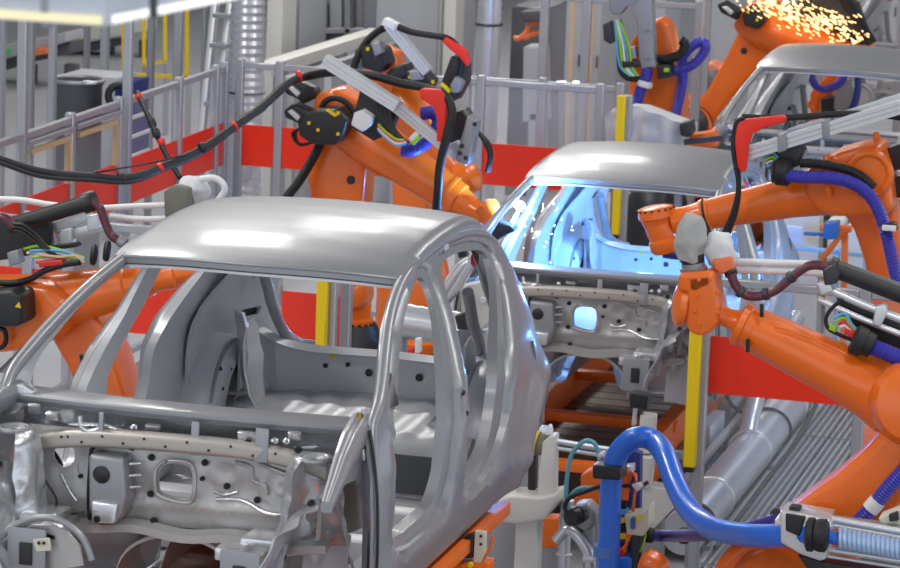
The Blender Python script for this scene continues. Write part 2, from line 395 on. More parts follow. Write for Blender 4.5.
def car(label):
    root = thing('car_body', label, 'car body', (0, 0, 0))
    # roof
    def rf(u, v):
        s = (u-.5)*2; w = lerp(v, [0, .2, .6, 1], [.60, .598, .582, .53]); x = s*w-.015*(1-v)
        y0 = .85+.12*s*s; y1 = 2.50-.06*s*s; y = y0+(y1-y0)*v
        z = roofz(x, y)
        e = max(0, abs(s)-.93)/.07
        return V((x, y, z-.02*e*e*sm((v-.05)/.2)-(.004*sm((.03-v)/.03))))
    bm = B(); slabgrid(bm, 41, 45, rf, (0, 0, -.03)); roof = obj('roof_panel', bm, STEEL, root, sharp=60)
    bm = B(); tube(bm, [rf((s+1)/2, .004)+V((0, .0, -.006)) for s in [-1+i*.1 for i in range(21)]], .009, 8, 3); obj('header_lip', bm, STEEL, roof)
    bm = B(); slabgrid(bm, 25, 5, lambda u, v: rf(u, .0+.09*v)-V((0, 0, .036+.010*math.sin(v*math.pi))), (0, 0, -.010)); obj('header_rail', bm, STEEL_IN, root)
    for yy in (.45, .7):
        bm = B(); slabgrid(bm, 25, 4, lambda u, v: rf(u, yy+.04*v)-V((0, 0, .045)), (0, 0, -.018)); obj('roof_bow', bm, STEEL_IN, root)
    bm = B(); slabgrid(bm, 25, 5, lambda u, v: rf(u, .93+.07*v)-V((0, 0, .05)), (0, 0, -.02)); obj('rear_header', bm, STEEL_IN, root)
    side_frame(1, root); side_frame(-1, root)
    # cowl: curved strip under the windscreen with a front flange
    def cw(u, v):
        s = (u-.5)*2; y = lerp(v, [0, .3, .4, .8, 1], [.03, .03, .04, .16, .24])+.10*s*s*(1-.0*v); z = .952-lerp(v, [0, .3, .4, .8, 1], [.026, .006, 0, -.004, .03])
        return V((s*.73, y-.055, z-.012*s*s))
    bm = B(); slabgrid(bm, 49, 12, cw, (0, 0, -.012)); cowl = obj('cowl_panel', bm, STEEL, root, sharp=24)
    # water channel behind the dash beam
    def ch(u, v):
        s = (u-.5)*2; y = lerp(v, [0, .35, .7, 1], [-.02, .03, .09, .07]); z = lerp(v, [0, .35, .7, 1], [.80, .79, .83, .92])
        p = V((s*.66, y+.06*s*s, z)); return p+V((0, nz(p, 7, .012), nz(p+V((3, 1, 2)), 9, .016)))
    bm = B(); slabgrid(bm, 61, 18, ch, (0, .012, 0)); obj('water_channel', bm, SHINY, root, 'rippled bright water channel under the cowl', 60)
    for x, w in ((.10, .03), (-.27, .018), (.36, .05)):
        bm = B(); prism(bm, [V((x-w/2, -.062, .925)), V((x+w/2, -.062, .925)), V((x+w/2, -.072, .80)), V((x-w/2, -.072, .80))], V((0, .012, 0)), .003)
        b = obj('cowl_bracket', bm, STEEL, root)
    # stamped tabs and small hardware in front of the bulkhead
    for x, y, z, sx, sz, m_ in ((.30, -.03, .885, .085, .035, SHINY), (-.48, -.02, .885, .05, .03, SHINY), (-.08, -.02, .882, .06, .02, SHINY), (.47, -.01, .90, .05, .03, SHINY), (-.56, .0, .90, .05, .04, STEEL)):
        bm = B(); box(bm, (x, y, z), (sx, .02, sz), Matrix.Rotation(.4, 3, 'X'), .006); obj('stamped_tab', bm, m_, root)
    for x, z in ((.40, .875), (.445, .878), (-.15, .872)):
        bm = B(); lathe(bm, (x, -.02, z), (x, -.06, z+.01), [(0, .012), (.3, .012), (.35, .007), (1, .006)], 12); obj('weld_stud', bm, SHINY, root)
    bm = B(); prism(bm, [P(u, v, .06) for u, v in ((0, 398), (10, 385), (22, 384), (34, 392), (30, 404), (14, 414), (4, 416))], V((0, .05, 0)), .008, 2); obj('cowl_end_glint', bm, SHINY, root, 'bright clump standing in for the highlight at the cowl end')  # bright clump modelled in place of the highlight on the cowl end
    bm = B(); q_ = [P(u, v, -.42) for u, v in ((-12, 552), (8, 530), (30, 519), (52, 518), (70, 526), (84, 540), (92, 560))]; tube(bm, q_, .013, 10, 6); obj('arched_flange', bm, STEEL, root)
    bm = B(); prism(bm, [P(u, v, -.40) for u, v in ((-10, 556), (10, 536), (32, 525), (52, 524), (68, 532), (80, 546), (84, 566), (-10, 580))], V((0, .012, 0)), .002, 1); obj('arched_web', bm, STEEL_FW, root)
    bm = B(); prism(bm, [P(u, v, -.44) for u, v in ((32, 539), (49, 538), (51, 551), (36, 552))], V((0, .012, 0)), .003, 1); tb = obj('beige_tab', bm, BEIGE, root, 'beige tab with two holes')
    for u in (39, 44):
        bm = B(); p = P(u, 543, -.445); cyl(bm, p, p+V((0, -.004, 0)), .007, 10); obj('tab_hole', bm, BLACK, tb)
    bm = B(); tube(bm, [P(u, v, -.10) for u, v in ((40, 472), (48, 485), (56, 498), (58, 512), (70, 514), (84, 512))], .005, 8, 5); obj('ground_wire', bm, BLACK, root)
    bm = B(); tube(bm, [V((-.36, -.045, .90)), V((-.35, -.055, .865)), V((-.315, -.06, .85)), V((-.28, -.055, .865)), V((-.27, -.045, .90))], .010, 10, 6); obj('drain_loop', bm, SHINY, cowl)
    # dash cross beam: arched strip
    def db(u, v):
        s = (u-.5)*2; x = s*.60; zc = .838-.055*s*s*s*s-.02*s*s+.012*s
        return V((x, -.075+.05*s*s-.012*sm(v*6)*sm((1-v)*6), zc-.066*(v-.5)))
    bm = B(); slabgrid(bm, 61, 9, db, (0, .03, 0)); beam = obj('dash_beam', bm, STEEL_TAN, root, 'tan-tinted arched cross beam')
    for i in range(13):
        bm = B(); s = -.85+i*.14; p = db((s+1)/2, .3 if i % 2 else .65); lathe(bm, p+V((0, -.004, 0)), p+V((0, .004, 0)), [(0, .0052), (1, .0052)], 10)
        obj('beam_hole', bm, BLACK, beam)
    # bulkhead
    HOLE = chaikin([(-.055, .742), (.045, .752), (.078, .73), (.08, .63), (.05, .612), (-.045, .628), (-.055, .65)], 2)
    H2 = [(-.44+.042*math.cos(a*math.pi/8), .735+.05*math.sin(a*math.pi/8)) for a in range(16)]
    H3 = [(-.375+.014*math.cos(a*math.pi/5), .69+.026*math.sin(a*math.pi/5)) for a in range(10)]
    FWO = [(-.60, .84), (.60, .84), (.62, .66), (.56, .56), (.42, .545), (.33, .50), (-.28, .50), (-.40, .52), (-.60, .52)]
    def fw(x, z):
        dh = polyd((x, z), HOLE)
        p = V((x, .0, z)); y = .012*math.exp(-(dh/.03)**2)*-1.2
        y += -.016*math.exp(-((z-.585-.03*x)/.012)**2)*(1 if x > -.18 else 0)
        y += -.014*math.exp(-((math.hypot(x-.20, (z-.735)*1.2)-.055)/.012)**2)
        y += -.014*math.exp(-((math.hypot(x-.42, z-.70)-.07)/.012)**2)-.016*math.exp(-((math.hypot(x-.43, z-.70)-.03)/.01)**2)
        y += .012*math.exp(-((x+.30)/.012)**2)+.01*math.exp(-((x-.145)/.008)**2)
        y += nz(p, 6, .014)+nz(p+V((5, 2, 1)), 17, .005)
        return V((x, y, z))
    bm = B(); plate(bm, FWO, [HOLE, H2, H3], fw, .022, .012, lambda x, z: fw(x, z)+V((0, .012, 0))); bulk = obj('bulkhead', bm, STEEL_FW, root, sharp=70)
    bm = B(); tube(bm, [fw(x, z)+V((0, -.008, 0)) for x, z in dense(chaikin([(x*1.18-.002, z+(z-.684)*.18) for x, z in HOLE], 1), .02)], .0075, 8, 1); obj('hole_rim', bm, STEEL_FW, bulk)
    for pts in ([(.24, .775), (.30, .76), (.31, .715), (.36, .70), (.37, .665)], [(.17, .625), (.27, .63), (.37, .60), (.46, .60)], [(.25, .66), (.20, .645), (.16, .655)], [(.33, .78), (.40, .765), (.47, .735), (.50, .69), (.49, .63)], [(-.45, .66), (-.41, .60), (-.38, .565)]):
        bm = B(); tube(bm, [fw(*p)+V((0, -.004, 0)) for p in pts], .008, 8, 6); obj('stiffening_bead', bm, STEEL_FW if pts[0][1] > .77 else SHINY, bulk)
    # box for the brake unit with its round hole
    bm = B(); prism(bm, [V((-.305, -.10, .772)), V((-.165, -.10, .770)), V((-.15, -.10, .62)), V((-.165, -.10, .545)), V((-.20, -.10, .505)), V((-.275, -.10, .505)), V((-.30, -.10, .56))], V((0, .10, 0)), .018, 3)
    bx_ = obj('brake_unit_box', bm, STEEL, root)
    bm = B(); cyl(bm, V((-.25, -.106, .70)), V((-.25, -.098, .70)), .034, 24); obj('round_hole', bm, BLACK, bx_)
    bm = B(); prism(bm, [V((-.285, -.12, .60)), V((-.175, -.12, .60)), V((-.185, -.13, .52)), V((-.275, -.13, .515))], V((0, .05, 0)), .012, 3); obj('box_foot', bm, SHINY, bx_)
    for k in range(3):
        bm = B(); bar(bm, V((-.165, -.05, .74-.045*k)), V((-.125, -.02, .74-.045*k)), .03, .010, bevel=.003)
        obj('rib', bm, SHINY, bx_)
    bm = B(); tube(bm, [V((-.32, -.03, .50)), V((-.325, -.035, .60)), V((-.32, -.035, .72)), V((-.31, -.03, .785)), V((-.22, -.03, .805)), V((-.15, -.03, .79))], .008, 8, 6); obj('sealing_seam', bm, BLACK, bx_)
    # rubber plugs and bolts
    plugs = [(.12, .76), (.21, .68), (.33, .64), (-.09, .62), (-.09, .76), (.115, .70), (-.30, .80), (-.20, .80), (-.37, .66), (-.365, .785)]
    for x, z in plugs:
        p = fw(x, z)+V((0, -.012, 0)); bm = B(); r = .0125 if (x, z) in plugs[:5] else .009
        lathe(bm, p+V((0, .012, 0)), p+V((0, -.006, 0)), [(0, r), (.6, r), (.8, r*.8), (.8, r*.45), (1, r*.4)], 14); obj('plug', bm, RUBBER, root)
    for p in (V((-.40, -.06, .822)), V((-.235, -.066, .835)), V((.30, -.052, .862)), V((.50, -.07, .86)), V((-.255, -.135, .535)), V((-.07, -.03, .52)), V((.40, -.03, .515)), V((.62, -.28, .72)), V((-.60, -.26, .74))):
        bm = B(); lathe(bm, p+V((0, .02, 0)), p+V((0, -.006, 0)), [(0, .013), (.55, .014), (.75, .011), (.75, .006), (1, .005)], 14); obj('plug', bm, RUBBER, root)
    # toe board and tunnel mouth
    def toe(u, v):
        s = (u-.5)*2; x = s*.62; tun = sm((.24-abs(x-.02))/.09)
        z = lerp(v, [0, .4, 1], [.55, .38, .24])+tun*lerp(v, [0, 1], [-.02, .20])
        return V((x, .01+.34*v, z))
    bm = B(); slabgrid(bm, 49, 14, toe, (0, 0, -.012))
    obj('toe_board', bm, STEEL_IN, root)
    def tun(u, v):
        a = math.pi*u; r = .225
        return V((.03-math.cos(a)*r*(1+.12*(1-math.sin(a))), -.02+.5*v, .245+.235*math.sin(a)**.6))
    bm = B(); slabgrid(bm, 25, 12, tun, (0, 0, -.015)); obj('tunnel_mouth', bm, STEEL_FW, root)
    bm = B(); slabgrid(bm, 30, 5, lambda u, v: V((-.62+1.24*u, -.025-.05*v, .515-.012*v+.01*math.sin(u*20))), (0, 0, -.03)); obj('lower_cross_member', bm, STEEL_FW, root)
    # floor
    def flo(u, v):
        x = (u-.5)*1.52; y = .30+1.55*v
        t = .17*sm((.17-abs(x))/.07); b = .010*math.sin(y*38)*(sm((abs(x)-.25)/.05))*sm((.62-abs(x))/.05)
        return V((x, y, .225+t+b))
    bm = B(); slabgrid(bm, 61, 90, flo, (0, 0, -.01)); obj('floor_pan', bm, STEEL_IN, root)
    bm = B(); box(bm, (.40, 1.778, .335), (.32, .014, .17), None, .005); obj('damping_mat', bm, CABD, root, 'dark damping mat')
    for y in (.70, 1.18):
        for sg in (1, -1):
            bm = B(); box(bm, (sg*.45, y, .285), (.54, .14, .11), None, .02); obj('seat_cross_member', bm, STEEL_IN, root)
    def rfl(u, v):
        x = (u-.5)*1.30*(1-.12*v); y = 1.80+1.12*v; z = lerp(v, [0, .06, .15, .5, .62, 1], [.24, .42, .46, .47, .40, .40])+.006*math.sin(x*42)*sm((.5-abs(x))/.1)*(1 if v > .15 else 0)
        return V((x, y, z))
    bm = B(); slabgrid(bm, 70, 40, rfl, (0, 0, -.012)); obj('rear_floor', bm, STEEL_IN, root)
    pass
    # rear end panel with tailgate sill
    def rear(u, v):
        s = (u-.5)*2; zt = .625+.10*abs(s)**5
        y = 2.93-.14*s*s; dy = lerp(v, [0, .3, .45, .6, 1], [0, 0, -.02, -.09, -.12]); z = lerp(v, [0, .3, .45, .6, 1], [.28, .55*zt/.625, zt-.03, zt, zt-.025])
        return V((s*.56, y+dy, z))
    bm = B(); slabgrid(bm, 49, 16, rear, (0, .012, 0)); rp = obj('rear_panel', bm, STEEL_IN, root)
    for x, z in ((-.30, .52), (-.20, .53), (-.1, .50), (0, .53), (.14, .5), (.25, .53)):
        y = 2.93-.14*(x/.62)**2-.01
        bm = B(); lathe(bm, (x, y-.004, z), (x, y+.01, z), [(0, .018 if x in (-.1, .14) else .011), (1, .012)], 14)
        obj('slot_hole', bm, BLACK, rp)
    bm = B(); lathe(bm, (-.27, 2.885, .575), (-.27, 2.91, .575), [(0, .016), (1, .016)], 16); obj('yellow_plug', bm, YELLOW, rp, 'yellow plug')
    for sg in (1, -1):
        # rear wheelhouse: dome bulging inwards
        def wh(u, v):
            a = math.pi*u; c = V((sg*.70, 2.34, .36)); rr = .345
            return c+V((-sg*.165*math.sin(v*math.pi/2)**.8, -math.cos(a)*rr*(1-.35*v*v), math.sin(a)*rr*1.12*(1-.28*v*v)))
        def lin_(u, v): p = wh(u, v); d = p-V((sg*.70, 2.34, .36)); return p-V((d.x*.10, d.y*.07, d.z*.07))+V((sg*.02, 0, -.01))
        bm = B(); slabgrid(bm, 33, 12, lin_, (sg*.006, 0, 0)); obj('dark_arch_shell', bm, CABD, root, 'dark shell added inside the wheel arch')  # thin dark shell added so the open arch reads as shaded
        bm = B(); slabgrid(bm, 33, 12, wh, (-sg*.012, 0, 0)); w = obj('rear_wheelhouse', bm, STEEL_IN, root)
        bm = B(); tube(bm, [wh(.38+.07*math.cos(a*math.pi/6), .72+.12*math.sin(a*math.pi/6))+V((-sg*.003, 0, 0)) for a in range(13)], .006, 8, 2); obj('oval_bead', bm, STEEL_IN, w)
        bm = B(); tube(bm, [wh(.12+.76*i/16, .55)+V((-sg*.002, -.002, .004)) for i in range(17)], .010, 8, 2); obj('wheelhouse_seam', bm, STEEL, w)
        for a_, b_ in ((.2, .8), (.33, .9), (.55, .62), (.62, .85), (.28, .6)):
            bm = B(); p = wh(a_, b_); lathe(bm, p+V((sg*.01, .006, 0)), p+V((-sg*.012, -.008, 0)), [(0, .014), (.6, .014), (.8, .009), (1, .006)], 12); obj('plug', bm, RUBBER if a_ < .6 else SHINY, w)
        bm = B(); q_ = [P(u, v, 2.16) for u, v in ((226, 314), (233, 310), (243, 313), (247, 328), (244, 346), (245, 372), (250, 396), (259, 412), (222, 410), (234, 392), (238, 362), (235, 336))]; prism(bm, [V((-sg*p.x, p.y+(.10 if i in (0, 11, 10, 9, 8) else 0), p.z)) for i, p in enumerate(q_)], V((0, .03, 0)), .008, 2); obj('strut_brace', bm, SHINY, root, 'bright ribbed brace on the wheelhouse')
        bm = B(); plate(bm, [(2.26, .40), (2.56, .40), (2.55, .62), (2.48, .76), (2.38, .82), (2.28, .80)], [], lambda y, z: V((sg*(.50-.05*(y-2.3)+nz((y, z, 1), 8, .015)), y, z)), .05, 0, lambda y, z: V((sg*(.515-.05*(y-2.3)), y, z))); obj('wheelhouse_brace', bm, STEEL_IN, root)
        # inner quarter panel with slots between window and tailgate opening
        IQ = [(2.04, .52), (2.06, .84), (2.20, 1.0), (2.32, 1.12), (2.36, 1.20), (2.28, 1.29), (2.45, 1.27), (2.55, 1.20), (2.66, 1.06), (2.76, .90), (2.82, .70), (2.84, .45), (2.72, .42)]
        SL = [[(2.31, 1.16), (2.385, 1.185), (2.40, 1.25), (2.315, 1.265)], [(2.50, .97), (2.57, .99), (2.58, 1.02), (2.50, 1.0)], [(2.5, .78), (2.66, .78), (2.66, .82), (2.5, .82)]]
        def iq(y, z): return V((sg*(Wx(y, z)-(.13 if sg > 0 else .185)+nz((y, z, 2), 7, .012)), y, z))
        bm = B(); plate(bm, IQ, SL, iq, .05, 0, lambda y, z: iq(y, z)+V((sg*.012, 0, 0))); q = obj('inner_quarter', bm, STEEL_IN, root, sharp=60)
        for sl in SL:
            bm = B(); prism(bm, [iq(*p)+V((sg*.02, 0, 0)) for p in sl], V((sg*.004, 0, 0)), 0)
            obj('dark_slot', bm, BLACK, q)
        bm = B(); p = iq(2.47, 1.15); lathe(bm, p+V((-sg*.022, -.01, 0)), p+V((sg*.01, 0, 0)), [(0, .02), (.4, .034), (1, .034)], 16); obj('red_plug', bm, RED, q, 'red plug')
        # tailgate side flange
        bm = B(); tube(bm, [V((-sg*p.x, p.y, p.z)) for p in (P(264, 274, 2.46), P(268, 288, 2.52), P(272, 304, 2.58), P(278, 320, 2.68), P(286, 334, 2.77), P(297, 342, 2.83), P(314, 346, 2.86))], .026, 10, 6); obj('tailgate_flange', bm, STEEL, root)
        # front end: apron rail, strut tower, wheelhouse sheet, side rail
        ap = [(.69, .12, .935), (.715, -.10, .92), (.73, -.26, .878), (.742, -.40, .82), (.748, -.50, .775)]
        def apr(u, v):
            k = u*(len(ap)-1); i = min(int(k), len(ap)-2); f = k-i; c = V(ap[i]).lerp(V(ap[i+1]), f); c.x *= sg
            w = lerp(u, [0, .3, 1], [.046, .042, .022]); a = v*2*math.pi
            q = V((math.cos(a), 0, math.sin(a))); mx = max(abs(q.x), abs(q.z)); q = q*(.55+.45/mx)
            g = .30*math.exp(-((v-.25)/.03)**2)
            return c+q*w*(1-g)
        bm = B(); g = grid(bm, 40, 33, apr)
        bmesh.ops.remove_doubles(bm, verts=bm.verts[:], dist=.0005); bmesh.ops.holes_fill(bm, edges=[e for e in bm.edges if e.is_boundary], sides=0)
        obj('apron_rail', bm, STEEL, root)
        # apron web under the rail, arched over the wheel, down to the hinge pillar
        WEB = [(.28, .93), (.30, .30), (.09, .30), (.085, .56), (.06, .66), (.0, .735), (-.10, .78), (-.25, .79), (-.42, .755), (-.46, .79), (-.30, .86), (-.10, .91)]
        bm = B(); plate(bm, WEB, [], lambda y, z: V((sg*(.735-.02*abs(y)), y, z)), .04, .012, lambda y, z: V((sg*(.715-.02*abs(y)), y, z))); obj('apron_web', bm, STEEL, root)
        def tower(u, v):
            a = (u*1.35-.35)*math.pi; r = lerp(v, [0, .15, .3, .75, 1], [.02, .09, .13, .16, .20]); z = lerp(v, [0, .15, .3, .75, 1], [.85, .86, .82, .62, .45])
            p = V((sg*(.585-math.cos(a)*r*.75), -.14+math.sin(a)*r*.85, z)); n = V((nz(p, 14, .014), nz(p+V((7, 0, 0)), 14, .014), nz(p+V((0, 9, 0)), 12, .012)))
            return p+n*(.3+v)
        bm = B(); slabgrid(bm, 44, 26, tower, (0, .006, -.010)); tw = obj('strut_tower', bm, SHINY, root, 'bright dented strut tower', 60)
        bm = B(); torus(bm, (sg*.585, -.14, .852), (0, 0, 1), .055, .010, 24, 8); obj('tower_ring', bm, STEEL, tw)
        # sloping wheelhouse sheet running forward and inward
        def ws(u, v):
            p = V((sg*lerp(v, [0, .25, .6, 1], [.64, .57, .52, .47]), -.12-.40*u, lerp(v, [0, .25, .6, 1], [.74, .70, .58, .46])-.05*u))
            return p+V((nz(p, 11, .018), 0, nz(p+V((2, 4, 1)), 12, .02)))
        bm = B(); slabgrid(bm, 50, 16, ws, (-sg*.010, 0, -.006)); obj('wheelhouse_sheet', bm, SHINY, root, 'bright creased wheelhouse sheet', 60)
        bm = B(); box(bm, (sg*.41, -.20, .46), (.10, .44, .13), None, .012); rl = obj('front_rail', bm, STEEL_FW, root)
        bm = B(); box(bm, (sg*.41, -.43, .465), (.15, .015, .19), None, .006); ep = obj('end_plate', bm, STEEL, rl)
        bm = B(); box(bm, (sg*.41, -.442, .465), (.05, .012, .085), None, .012); obj('plate_slot', bm, BLACK, ep)
        bm = B(); box(bm, (sg*.43, -.20, .545), (.14, .18, .05), None, .012); obj('engine_mount_bracket', bm, SHINY, root)
        bm = B(); box(bm, (sg*.35, -.34, .53), (.10, .12, .05), None, .012); obj('engine_mount_bracket', bm, SHINY, root)
        for y in (-.08, -.22, -.36):
            bm = B(); lathe(bm, (sg*.455, y, .46), (sg*.468, y, .46), [(0, .022), (1, .02)], 14)
            obj('rail_hole', bm, BLACK, rl)
        # gusset at the pillar foot
        bm = B(); prism(bm, [V((sg*.70, .12, .955)), V((sg*.755, .06, .93)), V((sg*.745, -.02, .86)), V((sg*.69, -.02, .91))], V((0, 0, -.035)), .008, 2); g = obj('pillar_gusset', bm, SHINY, root)
        bm = B(); lathe(bm, (sg*.69, .085, .955), (sg*.69, .085, .985), [(0, .013), (.6, .012), (1, .008)], 12); obj('brass_bolt', bm, mat('brass', (176, 136, 60), .35, .8), g, 'brass bolt')
        # inner hinge pillar / splash wall seen through the wheel opening
        bm = B(); plate(bm, [(-.12, .50), (.30, .50), (.30, .78), (.10, .80), (-.10, .76)], [], lambda y, z: V((sg*(.60+.25*y), y+.08, z)), .06, 0, lambda y, z: V((sg*(.615+.25*y), y+.09, z))); obj('splash_wall', bm, STEEL_TAN, root)
        # lower dark inner arch liner
        bm = B(); slabgrid(bm, 20, 12, lambda u, v: V((sg*(.50+.20*u), -.02+.10*v-.10*u*u, .235+.31*v)), (0, .01, 0)); obj('lower_splash_panel', bm, STEEL_IN, root)
        # dark triangle in the mirror corner of the door opening
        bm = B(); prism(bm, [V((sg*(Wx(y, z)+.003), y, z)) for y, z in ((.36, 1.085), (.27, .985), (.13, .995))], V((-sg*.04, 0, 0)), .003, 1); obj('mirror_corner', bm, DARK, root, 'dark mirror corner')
        # inner sill
        bm = B(); box(bm, (sg*.69, .98, .31), (.10, 1.75, .15), None, .02); obj('inner_sill', bm, STEEL_IN, root)
    return root
CAR1 = car('foreground bare steel car body with no doors, nearest in the line')

# ================================================================== robot helpers
def plathe(bm, a, b, prof, n=28):
    k = mpp((a[2]+b[2])/2); return lathe(bm, P(*a), P(*b), [(t, r*k) for t, r in prof], n)
def part_lathe(name, root, a, b, prof, m=ORANGE, n=28): bm = B(); plathe(bm, a, b, prof, n); return obj(name, bm, m, root)
def part_prism(name, root, px, Y, th, m=ORANGE, bevel=.02, seg=3, label=None): bm = B(); pprism(bm, px, Y, th, bevel, seg); return obj(name, bm, m, root, label)
def part_tube(name, root, px, Y, rpx, m, ribs=0, label=None, n=12, ramp=.14):
    bm = B(); Ym = sum((p[2] if len(p) > 2 else Y) for p in px)/len(px); ptube(bm, px, Y, rpx*mpp(Ym), ribs=ribs, n=n, ramp=ramp); return obj(name, bm, m, root, label)
def clamp(root, u, v, Y, axis, rpx, m=RUBBER, w=.05, name='hose_clamp'):
    c = P(u, v, Y); a = V(axis).normalized(); bm = B(); k = mpp(Y)
    lathe(bm, c-a*w/2, c+a*w/2, [(0, rpx*k*.8), (.15, rpx*k), (.85, rpx*k), (1, rpx*k*.8)], 20); return obj(name, bm, m, root)
def ring_bolts(root, c, ax, R, r, n, m, h=.012, name='bolt', a0=0, a1=1):
    a = V(ax).normalized(); s = a.orthogonal().normalized(); t = a.cross(s)
    for i in range(n):
        q = 2*math.pi*(a0+(a1-a0)*i/n); p = V(c)+(s*math.cos(q)+t*math.sin(q))*R
        bm = B(); cyl(bm, p-a*h*.5, p+a*h, r, 8); obj(name, bm, m, root)
def pedestal(root, x, y, z, r=.26, m=None):
    bm = B(); box(bm, (x, y, FLOOR+.02), (r*2.6, r*2.6, .04), None, .01); obj('base_plate', bm, DARK, root)
    bm = B(); lathe(bm, (x, y, FLOOR+.04), (x, y, FLOOR+.34), [(0, r*1.2), (.12, r*1.2), (.2, r), (.85, r*.95), (1, r*.9)], 32); obj('base', bm, BLACK, root)
    bm = B(); H = z-FLOOR-.34
    lathe(bm, (x, y, FLOOR+.34), (x, y, z), [(0, r*1.02), (.06, r*1.05), (.1, r*1.05), (.14, r*.92), (.7, r*.9), (.9, r*.8), (1, r*.6)], 32); return obj('rotating_column', bm, m or ORANGE, root)
def beam(root, a, b, hpx, depth, m=ALU, name='profile_beam', slots=2):
    """extruded aluminium profile with grooves, from picture point a to b"""
    p0, p1 = P(*a), P(*b); Y = (a[2]+b[2])/2; h = hpx*mpp(Y)
    bm = B(); A, s, t, L = frame(p0, p1, (0, 0, 1))
    prof = []; 
    def add(x, y): prof.append((x, y))
    w = depth; g = h*.15
    pts = [(-w/2, -h/2), (w/2, -h/2), (w/2, h/2), (-w/2, h/2)]
    out = []
    for i in range(4):
        q0, q1 = V((*pts[i], 0)), V((*pts[(i+1) % 4], 0)); d = q1-q0; nrm = V((d.y, -d.x, 0)).normalized()
        ks = [(.28, .38), (.62, .72)] if slots == 2 else [(.44, .56)]
        out.append(q0)
        for k0, k1 in ks: out += [q0+d*k0, q0+d*k0-nrm*g, q0+d*k1-nrm*g, q0+d*k1]
    pts3 = [p0+s*q.x+t*q.y for q in out]
    prism(bm, pts3, p1-p0, 0); return obj(name, bm, m, root, sharp=20)
